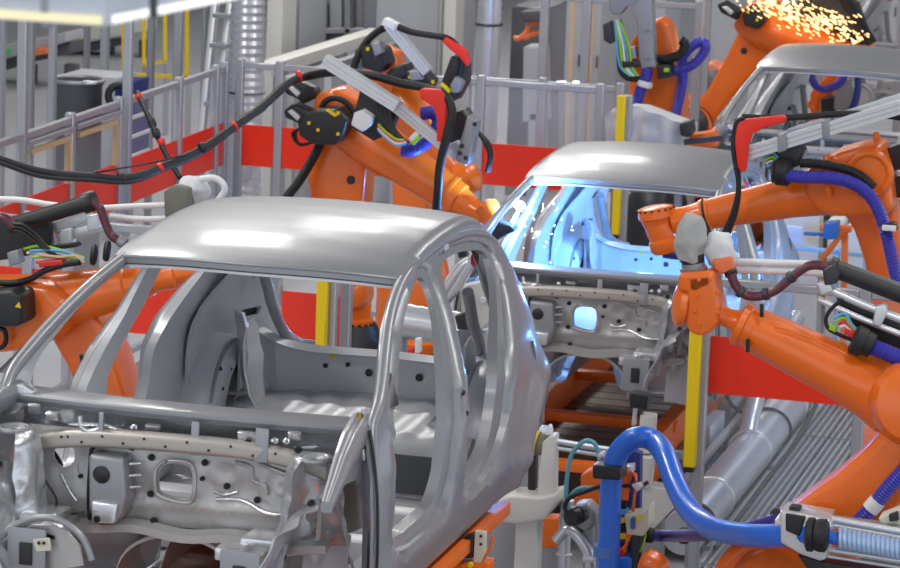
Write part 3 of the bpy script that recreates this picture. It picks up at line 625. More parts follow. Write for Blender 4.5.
# ------------------------------------------------------------------ front right robot, handling arm over the second body's bonnet
GR = 'orange robots along the line'
def robot_front_right():
    Y = 3.0; e = P(925, 396, Y); b = P(752, 585, Y)
    R = thing('handling_robot', 'orange robot at the right edge with its forearm running down to a grey-bagged tool', 'robot', (b.x, b.y, FLOOR), GR)
    pedestal(R, b.x, b.y, b.z-.1, .28)
    part_prism('link_arm', R, [(905, 408), (886, 424), (866, 446), (838, 470), (790, 505), (748, 530), (722, 552), (712, 585), (724, 622), (760, 632), (800, 612), (850, 568), (905, 505), (950, 430), (950, 390), (925, 385)], Y, .30, ORANGE, .075, 5)
    part_lathe('shoulder_housing', R, (776, 588, Y-.30), (764, 596, Y+.26), [(0, 26), (.05, 38), (.18, 44), (.3, 44), (.34, 40), (.7, 40), (1, 30)])
    part_lathe('forearm', R, (742, 324, Y), (905, 403, Y), [(0, 14), (.01, 20), (.07, 20.5), (.075, 22), (.3, 24.5), (.6, 27), (.8, 32), (.92, 38), (1, 30)], ORANGE, 40)
    part_lathe('elbow_housing', R, (915, 404, Y-.24), (905, 398, Y+.24), [(0, 20), (.06, 36), (.2, 42), (.8, 42), (.94, 36), (1, 20)])
    bm = B(); ax = (P(905, 403, Y)-P(742, 324, Y)); plathe(bm, (738, 322, Y), (747, 326.4, Y), [(0, 19), (.2, 22), (.8, 22), (1, 20)], 36); fl = obj('flange', bm, ORANGE, R)
    ring_bolts(fl, P(741, 323.6, Y), ax, 18*mpp(Y), .007, 12, RUBBER, .02)
    for u, v in ((762, 311), (748, 346)):
        bm = B(); pprism(bm, [(u-2, v-7), (u+1.5, v-7), (u+1.5, v+6), (u-2, v+6)], Y-.115, .02, .002); obj('black_slot', bm, RUBBER, fl)
    bm = B(); tube(bm, [P(u, v, Y-.10) for u, v in ((775, 327), (800, 334), (838, 350), (850, 357))], .004, 8); obj('casting_line', bm, ORANGE, R)
    part_lathe('wrist_shaft', R, (714, 312, Y), (742, 324, Y), [(0, 11), (.5, 9.5), (.8, 12), (1, 15)])
    h = part_prism('hand', R, [(689, 272), (717, 269), (720, 288), (723, 305), (721, 320), (714, 330), (704, 333), (694, 330), (689, 322), (691, 300)], Y, .17, ORANGE, .03, 5)
    part_lathe('hand_disc', R, (673, 303, Y-.01), (688, 305, Y+.01), [(0, 10), (.12, 18), (.35, 22), (.75, 22.5), (.8, 19), (1, 19)])
    part_prism('hand_yoke', R, [(682, 271), (716, 269), (716, 284), (700, 292), (680, 288)], Y-.01, .15, ORANGE, .02, 4)
    for u, v in ((699, 280), (710, 279), (697, 296), (718, 292), (695, 311), (700, 324), (711, 326), (718, 312)):
        p = P(u, v, Y-.088); bm = B(); cyl(bm, p, p+V((0, -.010, 0)), .0085, 10); obj('bolt', bm, ORANGE_D, h)
    part_lathe('tool_flange', R, (694, 271, Y), (693, 263, Y), [(0, 13), (.5, 14), (.55, 11.5), (1, 11.5)], GREYM)
    part_lathe('black_band', R, (693.5, 265, Y), (692, 255, Y), [(0, 11), (1, 12)], BLACK)
    def bag(c0, c1, prof, seed, m, name, lab):
        bm = B(); plathe(bm, c0, c1, prof, 40); bmesh.ops.subdivide_edges(bm, edges=bm.edges[:], cuts=2, use_grid_fill=True)
        for v in bm.verts:
            q = v.co*14+V((seed, 0, 0)); v.co += V((noise.noise(q), noise.noise(q+V((9, 0, 0))), noise.noise(q+V((0, 9, 0)))))*.020
        return obj(name, bm, m, R, lab, 75)
    bag((692, 260, Y), (690, 214, Y), [(0, 11.5), (.15, 13.5), (.4, 15.5), (.7, 14), (.9, 9.5), (1, 3)], 1, GCLOTH, 'tool_bag', 'grey bag tied over the tool')
    bag((727, 266, Y+.05), (713, 232, Y+.05), [(0, 10), (.2, 15), (.55, 16), (.8, 12), (1, 4)], 5, CLOTH, 'tool_bag', 'silvery white bag over the nozzle')
    part_prism('nozzle_block', R, [(714, 258), (733, 255), (736, 268), (724, 273), (716, 268)], Y+.02, .09, ORANGE_P, .012)
    part_lathe('nozzle_collar', R, (729, 270, Y), (733, 276, Y), [(0, 6), (.5, 7), (1, 5)], RUBBER)
    part_tube('maroon_hose', R, [(731, 274), (736, 286), (746, 295), (760, 296), (776, 290), (792, 277), (806, 267), (818, 265), (830, 268)], Y-.03, 4.6, MAROON)
    for u, v, a in ((741, 292, (.6, 0, -.5)), (766, 294, (1, 0, .3)), (791, 277, (.7, 0, .6))): clamp(R, u, v, Y-.03, a, 6.2, DARK, .028)
    for dv in (0, 8): part_tube('white_tube', R, [(730, 262+dv), (770, 263+dv), (830, 267+dv), (905, 290+dv)], Y+.14, 3.6, WHITE)
    part_lathe('black_tube', R, (826, 265, Y), (908, 296, Y), [(0, 7), (.05, 11), (.12, 11), (.13, 9), (1, 9.5)], BLACK)
    part_prism('tube_bracket', R, [(824, 268), (836, 262), (842, 272), (838, 282), (826, 284)], Y-.02, .10, DARK, .01)
    part_prism('black_carrier', R, [(838, 292), (905, 318), (905, 352), (884, 346), (858, 330), (840, 312)], Y+.10, .12, BLACK, .015)
    for dv, w in ((0, 4), (15, 3)):
        bm = B(); tube(bm, [P(818, 284+dv, Y-.02), P(862, 304+dv, Y-.02), P(908, 322+dv, Y-.02)], w*mpp(Y), 10, 4); obj('steel_rod', bm, ALU, R)
    part_prism('rod_clamp', R, [(876, 306), (886, 303), (888, 312), (881, 326), (873, 324)], Y-.03, .05, ALU, .006)
    part_prism('rod_clamp', R, [(818, 282), (830, 281), (834, 290), (822, 294)], Y-.03, .06, ALU, .006)
    part_tube('cable_loop', R, [(842, 300), (832, 308), (826, 318), (828, 328), (838, 334), (852, 340)], Y-.03, 2, RUBBER)
    for k, (m, du) in enumerate(((SKYB, 0), (GREEN, 1), (WIRER, 2), (WHITE, 3))):
        part_tube('coloured_wire', R, [(834+du*2, 318+du*3), (845, 314+du*4), (852, 325+du*2), (862, 334+du)], Y-.05, 1.5, m)
    part_prism('plug', R, [(830, 323), (837, 326), (836, 332), (829, 329)], Y-.06, .03, GREEN, .004); part_prism('plug', R, [(845, 328), (855, 332), (853, 338), (844, 333)], Y-.06, .03, WIRER, .004)
    clamp(R, 859, 341, Y-.10, (1, .15, -.4), 15, RUBBER, .06); clamp(R, 868, 344, Y-.10, (1, .15, -.4), 12.5, RUBBER, .05)
    part_tube('blue_hose', R, [(862, 343, Y-.10), (880, 350, Y-.10), (910, 362, Y-.12)], Y, 8.5, PURPLE, .012)
    lg = part_prism('lifting_lug', R, [(884, 380), (892, 374), (896, 385), (893, 391), (882, 389)], Y-.16, .05, ORANGE, .008)
    bm = B(); p = P(888, 389, Y-.17); cyl(bm, p, p+V((0, 0, -.035)), .022, 14); obj('white_cap', bm, WHITE, lg)
    part_tube('violet_hose', R, [(846, 534, Y-.22), (868, 512, Y-.22), (888, 488, Y-.22), (915, 458, Y-.22)], Y, 8, PURPLE, .014)
    bm = B(); tube(bm, [P(870, 509.5, Y-.22), P(878, 500.5, Y-.22)], 8.6*mpp(Y), 14, 2); obj('hose_label', bm, WHITE, R, 'white wrap label')
    return R
# ------------------------------------------------------------------ right rear robot beside the second body
def robot_right_rear():
    Y = 6.7; b = P(905, 420, Y+.2)
    R = thing('gripper_robot', 'orange robot reaching left over the second body under a long silver profile beam', 'robot', (b.x, b.y, FLOOR), GR)
    pedestal(R, b.x, b.y, b.z, .30)
    part_prism('link_arm', R, [(838, 200), (856, 178), (880, 160), (897, 175), (905, 230), (925, 330), (925, 420), (885, 420), (876, 330), (868, 262), (856, 225)], Y+.2, .26, ORANGE, .05, 4)
    eb = part_prism('elbow_housing', R, [(812, 166), (838, 150), (862, 143), (884, 141), (892, 165), (897, 205), (884, 214), (862, 212), (842, 212), (822, 206), (808, 190)], Y, .34, ORANGE, .04, 4)
    c = P(869, 174, Y-.17); bm = B(); torus(bm, c, (0, 1, 0), 20*mpp(Y), .022, 40, 10); obj('bearing_rim', bm, ORANGE, eb)
    bm = B(); lathe(bm, c+V((0, .012, 0)), c+V((0, -.006, 0)), [(0, 19*mpp(Y)), (.7, 18*mpp(Y)), (1, 16*mpp(Y))], 36); obj('bearing_cover', bm, ORANGE_D, eb)
    ring_bolts(eb, c, (0, 1, 0), 16.5*mpp(Y), .008, 22, ORANGE_D, .016)
    part_lathe('forearm', R, (700, 216, Y-.1), (850, 185, Y), [(0, 12), (.01, 15.5), (.06, 16), (.065, 15), (.3, 17), (.6, 20), (.85, 25), (1, 24)], ORANGE, 36)
    bm = B(); plathe(bm, (705.5, 214.9, Y-.1), (708, 214.3, Y-.1), [(0, 15), (.3, 16.6), (.7, 16.6), (1, 15)], 36); obj('black_seal_ring', bm, RUBBER, R)
    part_lathe('wrist_shaft', R, (672, 221, Y-.12), (702, 215.6, Y-.1), [(0, 13), (.4, 12), (.7, 13), (1, 15)])
    h = part_lathe('hand_disc', R, (655, 206, Y-.14), (658, 225, Y-.14), [(0, 12), (.08, 17.5), (.6, 18), (.66, 16), (1, 14)])
    part_lathe('hand', R, (658, 222, Y-.14), (665, 246, Y-.14), [(0, 14), (.5, 14), (1, 10)])
    part_lathe('tool_flange', R, (663, 238, Y-.14), (666, 253, Y-.14), [(0, 12), (.2, 15), (.75, 14.5), (1, 11)])
    ring_bolts(h, P(655.6, 209, Y-.14), P(658, 225, 6.5)-P(655, 206, 6.5), 17.8*mpp(Y), .006, 16, RUBBER, .008)
    part_lathe('tool_stub', R, (664, 252, Y-.14), (686, 256, Y-.14), [(0, 6), (1, 5)], NAVY)
    beam(R, (744, 154, Y-.22), (910, 104, Y-.3), 13, .09); beam(R, (790, 133, Y-.1), (910, 95, Y-.18), 9, .05)
    for u, v in ((783, 142), (827, 128)): part_prism('beam_clamp', R, [(u-4, v-8), (u+4, v-10), (u+5, v+7), (u-3, v+10)], Y-.25, .12, GREYM, .006)
    part_tube('beam_cable', R, [(742, 117), (770, 118), (800, 117), (840, 114), (880, 115), (910, 119)], Y-.2, 3.2, RUBBER)
    part_prism('red_hook', R, [(733, 126), (737, 121), (746, 119), (784, 115), (787, 118), (785, 122), (766, 127), (754, 133), (749, 145), (747, 170), (742, 172), (738, 166), (736, 148)], Y-.28, .05, RED, .008)
    for k in range(3): part_tube('hanging_cable', R, [(744, 118), (736+k, 124), (733+k*2, 150), (738+k, 185), (733+k*2, 212), (722+k*3, 236)], Y-.3+.03*k, 2.2-.4*k, RUBBER if k < 2 else BLACK)
    part_prism('valve_block', R, [(770, 150), (800, 139), (806, 150), (800, 165), (776, 172), (766, 164)], Y-.16, .12, DARK, .012)
    for k, m in enumerate((SKYB, GREEN, WHITE, SKYB)): part_tube('coloured_wire', R, [(764+k, 158+k*3), (772, 153+k*4), (780, 160+k*3), (788, 170)], Y-.24, 1.3, m)
    clamp(R, 783, 172, Y-.28, (1, 0, -.02), 13.5, RUBBER, .09); clamp(R, 776, 172, Y-.28, (1, 0, 0), 11, BLACK, .05)
    part_tube('blue_hose', R, [(784, 175), (800, 177), (830, 178), (852, 183), (870, 196), (881, 216), (888, 240), (894, 268), (902, 300)], Y-.32, 6.6, PURPLE, .013)
    part_tube('black_hose', R, [(800, 163), (820, 164), (845, 169), (862, 177), (874, 188)], Y-.26, 5, RUBBER, .014)
    clamp(R, 889, 227, Y-.34, (.25, 0, -1), 8.6, DARK, .05); bm = B(); box(bm, P(889, 228, Y-.41), (.075, .02, .03), None, .004); obj('hose_label', bm, WHITE, R)
    for u, v in ((826, 159), (828, 190), (876, 137)):
        part_lathe('lifting_lug', R, (u, v-5, Y-.2), (u+1, v+6, Y-.2), [(0, 2.5), (.5, 4), (.6, 3.4), (1, 3)], ORANGE)
    part_prism('dark_guard', R, [(885, 148), (912, 138), (912, 166), (890, 170)], Y+.1, .16, BLACK, .012); part_prism('dark_guard', R, [(893, 178), (912, 172), (912, 196), (897, 196)], Y+.1, .14, BLACK, .012)
    return R
# ------------------------------------------------------------------ middle robot welding the left pillar of the second body
def motor(root, px, Y, th, m=BLACK):
    o = part_prism('motor', root, px, Y, th, m, .02, 3); return o
def robot_middle():
    Y = 8.3; b = P(353, 318, Y)
    R = thing('welding_robot', 'orange welding robot in the middle, its gun at the bright arc on the second body', 'robot', (b.x, b.y, FLOOR), GR)
    bm = B(); box(bm, (b.x, b.y, FLOOR+.02), (.8, .8, .04), None, .01); obj('base_plate', bm, DARK, R)
    zb = P(353, 345, Y).z
    bm = B(); lathe(bm, (b.x, b.y, FLOOR+.04), (b.x, b.y, zb+.14), [(0, .30), (.3, .30), (.45, .24), (.8, .22), (.9, .19), (1, .15)], 36); obj('base', bm, BLACK, R)
    part_lathe('rotating_column', R, (353, 328, Y), (353, 282, Y), [(0, 20), (.05, 21), (.2, 21), (.24, 18), (.6, 19), (.8, 19), (1, 13)], ORANGE, 36)
    ring_bolts(R, P(353, 324, Y), (0, 0, 1), 20.5*mpp(Y), .012, 18, RUBBER, .02)
    part_lathe('shoulder_housing', R, (352, 292, Y-.24), (358, 292, Y+.2), [(0, 8), (.06, 15), (.25, 18), (.75, 18), (1, 12)])
    la = part_prism('link_arm', R, [(319, 140), (330, 132), (348, 138), (372, 158), (368, 205), (360, 250), (364, 292), (352, 306), (338, 300), (330, 270), (318, 215), (313, 175)], Y, .26, ORANGE, .05, 4)
    bm = B(); p = P(351, 180, Y-.13); lathe(bm, p+V((0, .01, 0)), p+V((0, -.004, 0)), [(0, .028), (1, .028)], 20); obj('round_hole', bm, BLACK, la)
    part_tube('blue_hose', R, [(323, 118, Y+.22), (318, 150, Y+.22), (315, 185, Y+.22), (312, 215, Y+.22)], Y, 4, PURPLE, .014)
    part_tube('black_hose', R, [(322, 140, Y-.22), (312, 160, Y-.22), (300, 180, Y-.25), (286, 198, Y-.25)], Y, 5, RUBBER, .016)
    part_lathe('forearm', R, (338, 118, Y-.1), (472, 210, Y-.2), [(0, 18), (.06, 24), (.2, 26), (.35, 25), (.5, 22), (.75, 19.5), (.9, 18), (.905, 15), (1, 13)], ORANGE, 40)
    part_prism('forearm_housing', R, [(322, 92), (340, 86), (366, 100), (380, 118), (372, 135), (350, 140), (330, 132), (318, 112)], Y-.08, .32, ORANGE, .05, 4)
    bm = B(); plathe(bm, (446, 192, Y-.18), (451, 195.4, Y-.18), [(0, 17), (.3, 20), (.8, 20), (1, 17)], 36); fl = obj('flange', bm, ORANGE, R)
    ring_bolts(fl, P(451, 195.4, Y-.18), P(472, 210, 8)-P(338, 118, 8), 17*mpp(Y), .008, 14, ORANGE_D, .012)
    part_lathe('wrist_shaft', R, (466, 206, Y-.2), (488, 217, Y-.25), [(0, 12), (.6, 10), (1, 11)])
    part_lathe('hand', R, (484, 203, Y-.25), (496, 222, Y-.28), [(0, 8), (.15, 12), (.7, 12), (1, 8)])
    g = part_prism('weld_gun', R, [(490, 228), (499, 220), (514, 224), (517, 230), (508, 234), (498, 240)], Y-.28, .10, BLACK, .015)
    part_lathe('weld_tip', R, (512, 224, Y-.28), (519, 210, Y-.22), [(0, 3), (.7, 2), (1, 1)], ALU)
    m1 = motor(R, [(303, 120), (309, 112), (322, 107), (343, 107), (353, 118), (348, 134), (340, 143), (318, 142), (305, 134)], Y-.30, .24)
    part_prism('warning_sticker', m1, [(325, 110), (328, 108.5), (338, 115), (335, 117)], Y-.425, .006, YELLOW, 0)
    for u, v in ((309, 123), (318, 130), (338, 134), (338, 113)): part_prism('sticker', m1, [(u-1.5, v-1.5), (u+1.5, v-1.5), (u+1.5, v+1.5), (u-1.5, v+1.5)], Y-.425, .006, YELLOW, 0)
    for dy, dv in ((-.32, 0), (-.12, -24)):
        o = motor(R, [(286, 110+dv), (296, 102+dv), (318, 112+dv), (320, 120+dv), (305, 128+dv), (300, 122+dv), (288, 117+dv)], Y+dy, .12)
        part_prism('bright_connector', o, [(288, 111+dv), (292, 109+dv), (301, 117+dv), (298, 121+dv)], Y+dy-.07, .03, ALU, .004)
    for k in range(3): part_tube('pigtail_cable', R, [(300, 128), (296-k*2, 134), (299, 143+k), (308+k*2, 143), (316, 138)], Y-.34, 1, RUBBER)
    part_tube('arched_cable', R, [(321, 108), (326, 101), (336, 98), (348, 104), (356, 116)], Y-.30, 3, RUBBER)
    beam(R, (325, 60, Y-.62), (398, 106, Y-.66), 12, .07); beam(R, (396, 106, Y-.55), (447, 148, Y-.5), 11, .06)
    cb = part_prism('control_box', R, [(363, 86), (401, 103), (396, 122), (392, 132), (376, 140), (353, 126)], Y-.50, .10, BLACK, .01)
    part_prism('connector_box', R, [(356, 112), (364, 109), (374, 116), (372, 125), (364, 131), (353, 124)], Y-.58, .09, WHITE, .008)
    for k in range(4): part_tube('conduit', cb, [(376+k*4, 102+k*2), (380+k*4, 116+k*3), (388+k*4, 128+k*3), (400+k*3, 138+k*2)], Y-.60, 2.4, BLACK)
    for k, m in enumerate((GREEN, WIRER, WHITE, SKYB)): part_tube('coloured_wire', R, [(378, 124+k*2), (386, 132+k*2), (396, 139+k*2), (404+k, 140+k)], Y-.62, 1.3, m)
    part_prism('plug', R, [(409, 138), (416, 131), (420, 134), (413, 142)], Y-.55, .05, WHITE, .006); part_prism('plug', R, [(412, 142), (419, 135), (421, 137), (414, 145)], Y-.56, .05, GREEN, .004)
    part_tube('blue_hose', R, [(402, 150, Y-.3), (414, 150, Y-.3), (428, 140, Y-.3), (438, 124, Y-.3), (434, 113, Y-.3), (422, 114, Y-.3)], Y, 7, PURPLE, .014)
    part_prism('red_hook', R, [(420, 90), (423, 88), (440, 89), (446, 94), (448, 104), (446, 141), (438, 141), (438, 118), (434, 106), (422, 98)], Y-.55, .06, RED, .008)
    part_tube('cable_bundle', R, [(309, 76, Y-.2), (335, 72, Y-.45), (370, 75, Y-.5), (400, 83, Y-.5), (425, 88, Y-.5), (445, 96, Y-.55), (452, 112, Y-.58), (447, 135, Y-.6), (440, 165, Y-.6), (438, 190, Y-.6), (436, 213, Y-.55)], Y, 4.4, RUBBER, label='thick black cable bundle')
    part_prism('silver_actuator', R, [(470, 114), (479, 120), (471, 164), (458, 158)], Y-.45, .14, GREYM, .012)
    for u, v in ((462, 146), (460, 153), (475, 124), (466, 158)): 
        bm = B(); p = P(u, v, Y-.52); cyl(bm, p, p+V((0, -.012, 0)), .014, 12); obj('actuator_bolt', bm, BLACK, R)
    part_prism('gripper_plate', R, [(446, 146), (458, 140), (470, 160), (466, 166), (450, 156)], Y-.4, .06, ALU, .006)
    part_prism('gripper_body', R, [(448, 112), (466, 108), (472, 116), (462, 142), (448, 146)], Y-.3, .16, DARK, .015)
    for k in range(4): part_tube('looped_cable', R, [(476, 130), (484+k*1.5, 142), (489+k, 156), (486+k, 172)], Y-.35+.02*k, 1.5, RUBBER)
    return R
def robot_middle_behind():
    Y = 10.3; b = P(352, 320, Y)
    R = thing('welding_robot', 'second orange robot close behind the middle welding robot, its silver beam tilted steeply', 'robot', (P(415, 250, Y).x, Y, FLOOR), GR)
    b = P(415, 250, Y); pedestal(R, b.x, b.y, b.z, .28)
    part_prism('link_arm', R, [(392, 110), (412, 104), (425, 130), (432, 190), (434, 250), (398, 250), (396, 180)], Y+.1, .24, ORANGE, .04, 4)
    part_lathe('forearm', R, (398, 92, Y), (458, 178, Y-.1), [(0, 16), (.1, 21), (.4, 19), (.8, 15), (1, 14)], ORANGE, 32)
    part_lathe('hand', R, (458, 182, Y-.25), (478, 172, Y-.25), [(0, 10), (.15, 16), (.75, 17), (1, 10)])
    part_prism('arm_casting', R, [(368, 50), (382, 44), (400, 52), (402, 70), (396, 92), (380, 96), (368, 80)], Y, .24, ORANGE, .03, 3)
    for px in ([(364, 46), (376, 41), (388, 48), (392, 62), (384, 72), (366, 66)], [(408, 70), (424, 69), (436, 80), (432, 90), (408, 86)], [(386, 76), (396, 66), (408, 62), (412, 72), (400, 84)]): motor(R, px, Y-.25, .2)
    part_prism('grey_motor_cap', R, [(372, 43), (380, 42), (384, 52), (376, 56)], Y-.40, .06, GREYM, .006); part_prism('grey_motor_cap', R, [(410, 71), (420, 70), (424, 79), (412, 80)], Y-.40, .06, GREYM, .006)
    for u, v in ((368, 49), (410, 77), (433, 82)): part_prism('sticker', R, [(u-1.5, v-1.5), (u+1.5, v-1.5), (u+1.5, v+1.5), (u-1.5, v+1.5)], Y-.37, .02, YELLOW, 0)
    beam(R, (389, 24, Y-.4), (428, 72, Y-.4), 9, .09)
    bm = B(); box(bm, P(391, 24, Y-.42), (.10, .10, .05), Matrix.Rotation(.4, 3, 'Y'), .006); obj('beam_end_plate', bm, WHITE, R)
    part_tube('black_hose', R, [(353, 70), (358, 56), (368, 40), (380, 30), (388, 27)], Y-.3, 4, RUBBER, .016)
    part_tube('cable_bundle', R, [(398, 27), (412, 32), (430, 35), (446, 38), (456, 45), (462, 58), (460, 75)], Y-.5, 3.4, RUBBER)
    part_prism('red_hook', R, [(443, 41), (447, 37), (458, 44), (467, 51), (470, 62), (468, 66), (460, 56), (450, 48)], Y-.52, .07, RED, .008)
    part_prism('gripper_body', R, [(455, 54), (468, 62), (468, 82), (458, 100), (444, 96), (446, 78)], Y-.4, .20, BLACK, .015)
    part_prism('valve_block', R, [(452, 84), (457, 76), (464, 82), (460, 92), (454, 92)], Y-.55, .10, GREYM, .006)
    part_prism('yellow_sensor', R, [(440, 84), (443, 82), (452, 90), (450, 93)], Y-.5, .05, YELLOW, .004)
    return R
# ------------------------------------------------------------------ left robot beside the front body
def robot_left():
    Y = 2.9; b = P(126, 450, Y+.2)
    R = thing('gluing_robot', 'orange robot at the left edge behind the front body, black tube on top', 'robot', (b.x, b.y, FLOOR), GR)
    pedestal(R, b.x, b.y, b.z-.35, .28)
    la = part_prism('link_arm', R, [(58, 330), (72, 300), (98, 300), (114, 325), (132, 380), (152, 430), (160, 480), (140, 520), (108, 520), (98, 470), (94, 415), (78, 365)], Y+.2, .26, ORANGE, .04, 4)
    bm = B(); p = P(86, 361, Y+.07); lathe(bm, p+V((0, .01, 0)), p+V((0, -.004, 0)), [(0, .03), (1, .03)], 20); obj('round_hole', bm, BLACK, la)
    part_lathe('forearm', R, (-30, 318, Y), (152, 281, Y+.1), [(0, 30), (.08, 38), (.2, 38), (.45, 30), (.6, 27), (.8, 23), (.86, 22), (.87, 18), (1, 15)], ORANGE, 40)
    part_prism('forearm_housing', R, [(-30, 288), (28, 276), (60, 280), (82, 300), (66, 335), (30, 346), (-30, 352)], Y, .30, ORANGE, .06, 4)
    part_lathe('wrist_shaft', R, (150, 281, Y+.1), (198, 272, Y+.15), [(0, 14), (.2, 12), (.5, 13), (.55, 9), (1, 8)])
    m1 = motor(R, [(-15, 290), (20, 287), (30, 291), (32, 318), (26, 323), (-15, 322)], Y-.2, .22)
    part_prism('warning_sticker', m1, [(15, 307), (19, 302), (21, 308)], Y-.315, .006, YELLOW, 0)
    part_tube('cable_loop', R, [(-6, 328), (4, 330), (6, 340), (2, 347), (-8, 349)], Y-.2, 2.6, RUBBER)
    part_tube('wrist_cable', R, [(-10, 282), (12, 283), (30, 279), (44, 271), (62, 265), (80, 262)], Y-.15, 3.4, RUBBER)
    part_lathe('black_tube', R, (10, 226, Y-.05), (96, 200, Y-.02), [(0, 8.5), (.85, 8.5), (.86, 11), (.97, 11), (1, 9)], BLACK)
    part_prism('black_plate', R, [(-12, 218), (30, 214), (50, 215), (53, 245), (30, 255), (-12, 262)], Y+.06, .05, BLACK, .008)
    for k in range(3): part_tube('black_wire', R, [(14, 224+k*3), (24, 225+k*4), (36, 234+k*4), (48, 248+k*2), (64, 261), (78, 264)], Y-.12, 1.6, BLACK)
    part_prism('grey_box', R, [(9, 252), (20, 249), (23, 262), (12, 266)], Y-.15, .06, GREYM, .006)
    for k, (m, v) in enumerate(((GREEN, 249), (WHITE, 253), (SKYB, 251), (GREEN, 257), (WIRER, 262), (TANF, 255))):
        part_tube('coloured_wire', R, [(24+k*3, v), (40+k*4, v-3+k), (60+k*3, v+1), (84, 258+k)], Y-.10-.01*k, 1.6, m)
    part_prism('red_sleeve', R, [(40, 261), (64, 259), (65, 264), (41, 267)], Y-.14, .05, WIRER, .006)
    for u, v in ((94, 255), (107, 251)):
        bm = B(); torus(bm, P(u, v, Y-.05), (1, .3, -.1), .034, .016, 20, 8); obj('rubber_ring', bm, RUBBER, R)
    part_tube('maroon_hose', R, [(93, 201), (100, 208), (105, 222), (112, 236), (124, 243), (134, 250)], Y-.06, 4.6, MAROON)
    clamp(R, 122, 242, Y-.06, (1, 0, -.5), 6, GREYM, .04)
    part_tube('maroon_hose', R, [(-12, 216), (2, 217), (9, 221), (14, 227)], Y-.10, 5, MAROON)
    for a, b_ in (((54, 228), (92, 214)), ((58, 238), (104, 225))): bm = B(); bar(bm, P(*a, Y+.1), P(*b_, Y+.1), .04, .05, bevel=.006); obj('tool_bracket', bm, ALU, R)
    part_prism('bracket_plate', R, [(88, 215), (100, 213), (102, 228), (90, 231)], Y+.08, .06, ALU, .006); part_prism('bracket_plate', R, [(62, 230), (74, 227), (74, 246), (64, 248)], Y+.08, .06, ALU, .006)
    part_prism('black_bar', R, [(50, 246), (78, 242), (80, 246), (52, 250)], Y+.02, .06, BLACK, .004)
    for dv, x0 in ((0, 104), (13, 110)): part_tube('white_tube', R, [(x0, 208+dv*.6), (140, 206+dv), (176, 205+dv)], Y+.25, 3.1, WHITE)
    part_tube('white_tube', R, [(-12, 199), (20, 200), (45, 204), (62, 206), (98, 209)], Y+.25, 3.2, WHITE)
    part_tube('white_pipe_loop', R, [(200, 179), (214, 178), (223, 184), (224, 192), (216, 202), (207, 207)], Y+.3, 3.4, WHITE)
    part_prism('sensor_block', R, [(167, 190), (178, 183), (193, 187), (192, 210), (182, 218), (168, 216)], Y+.25, .10, mat('sensor_grey', (122, 122, 112), .5, .3, .1), .012)
    bm = B(); plathe(bm, (176, 192, Y+.28), (208, 190, Y+.34), [(0, 8), (.2, 12), (.45, 15), (.75, 13), (1, 8)], 40); bmesh.ops.subdivide_edges(bm, edges=bm.edges[:], cuts=2, use_grid_fill=True)
    for v in bm.verts: q = v.co*16; v.co += V((noise.noise(q), noise.noise(q+V((9, 0, 0))), noise.noise(q+V((0, 9, 0)))))*.022
    obj('cloth_wrap', bm, CLOTH, R, 'white cloth wrapped round the sensor', 75)
    return R
# ------------------------------------------------------------------ robots round the third body
def robot_far_gripper():
    Y = 14.2; b = P(660, 150, Y)
    R = thing('gripper_robot', 'upright orange robot behind the tall pale grey gripper frame, left of the third body', 'robot', (b.x, b.y, FLOOR), GR)
    pedestal(R, b.x, b.y, b.z-.3, .28, DARK)
    part_prism('link_arm', R, [(634, 40), (652, 20), (664, 17), (672, 24), (682, 70), (688, 125), (680, 160), (640, 160), (632, 110)], Y, .30, ORANGE, .05, 4)
    part_prism('gripper_frame', R, [(612, -30), (640, -30), (640, 4), (628, 6), (622, 14), (614, 14), (610, 8)], Y-.36, .12, GREYM, .012)
    fr = part_prism('gripper_leg', R, [(640, -30), (652, -30), (656, 60), (658, 66), (643, 68), (641, 60), (638, 20), (632, 8), (638, 2)], Y-.36, .14, GREYM, .012)
    for u, v in ((646, 30), (651, 30), (647, 58), (652, 58)): bm = B(); p = P(u, v, Y-.43); cyl(bm, p, p+V((0, -.015, 0)), .014, 10); obj('bolt', bm, GREYM, fr)
    part_prism('connector_block', R, [(604, 24), (612, 20), (616, 40), (612, 44), (605, 40)], Y-.36, .10, DARK, .01)
    part_prism('clamp_unit', R, [(622, 60), (640, 60), (642, 66), (624, 68)], Y-.40, .10, BLACK, .01); part_prism('valve_block', R, [(624, 48), (636, 46), (638, 58), (626, 58)], Y-.38, .10, GREYM, .008)
    part_tube('black_conduit', R, [(619, 20), (619, 50), (621, 70), (628, 78), (640, 79)], Y-.40, 3, RUBBER)
    for k, m in enumerate((SKYB, GREEN, WHITE, TEAL, GREEN)): part_tube('coloured_wire', R, [(615+k, 20), (616+k*2, 32), (617+k*3, 46), (620+k*3, 66), (630+k*2, 76)], Y-.44, 1.2, m)
    part_tube('black_hose', R, [(658, 58), (668, 59), (680, 54), (685, 44), (681, 40)], Y-.3, 5, RUBBER, .018)
    part_tube('blue_hose', R, [(673, 71), (684, 69), (696, 62), (705, 50), (704, 43), (697, 43), (688, 50), (682, 60), (683, 80), (678, 105), (674, 125)], Y-.2, 5.2, PURPLE, .018)
    part_prism('hose_mount', R, [(658, 64), (672, 64), (673, 76), (660, 78)], Y-.34, .16, BLACK, .01); part_prism('lit_sensor', R, [(664, 68), (669, 68), (669, 72), (664, 72)], Y-.44, .03, GREEN, .004)
    part_tube('violet_hose', R, [(648, 68), (645, 80), (640, 92), (635, 108)], Y-.40, 6, PURPLE, .018)
    clamp(R, 645, 84, Y-.40, (-.25, 0, -1), 7.5, WHITE, .05)
    return R
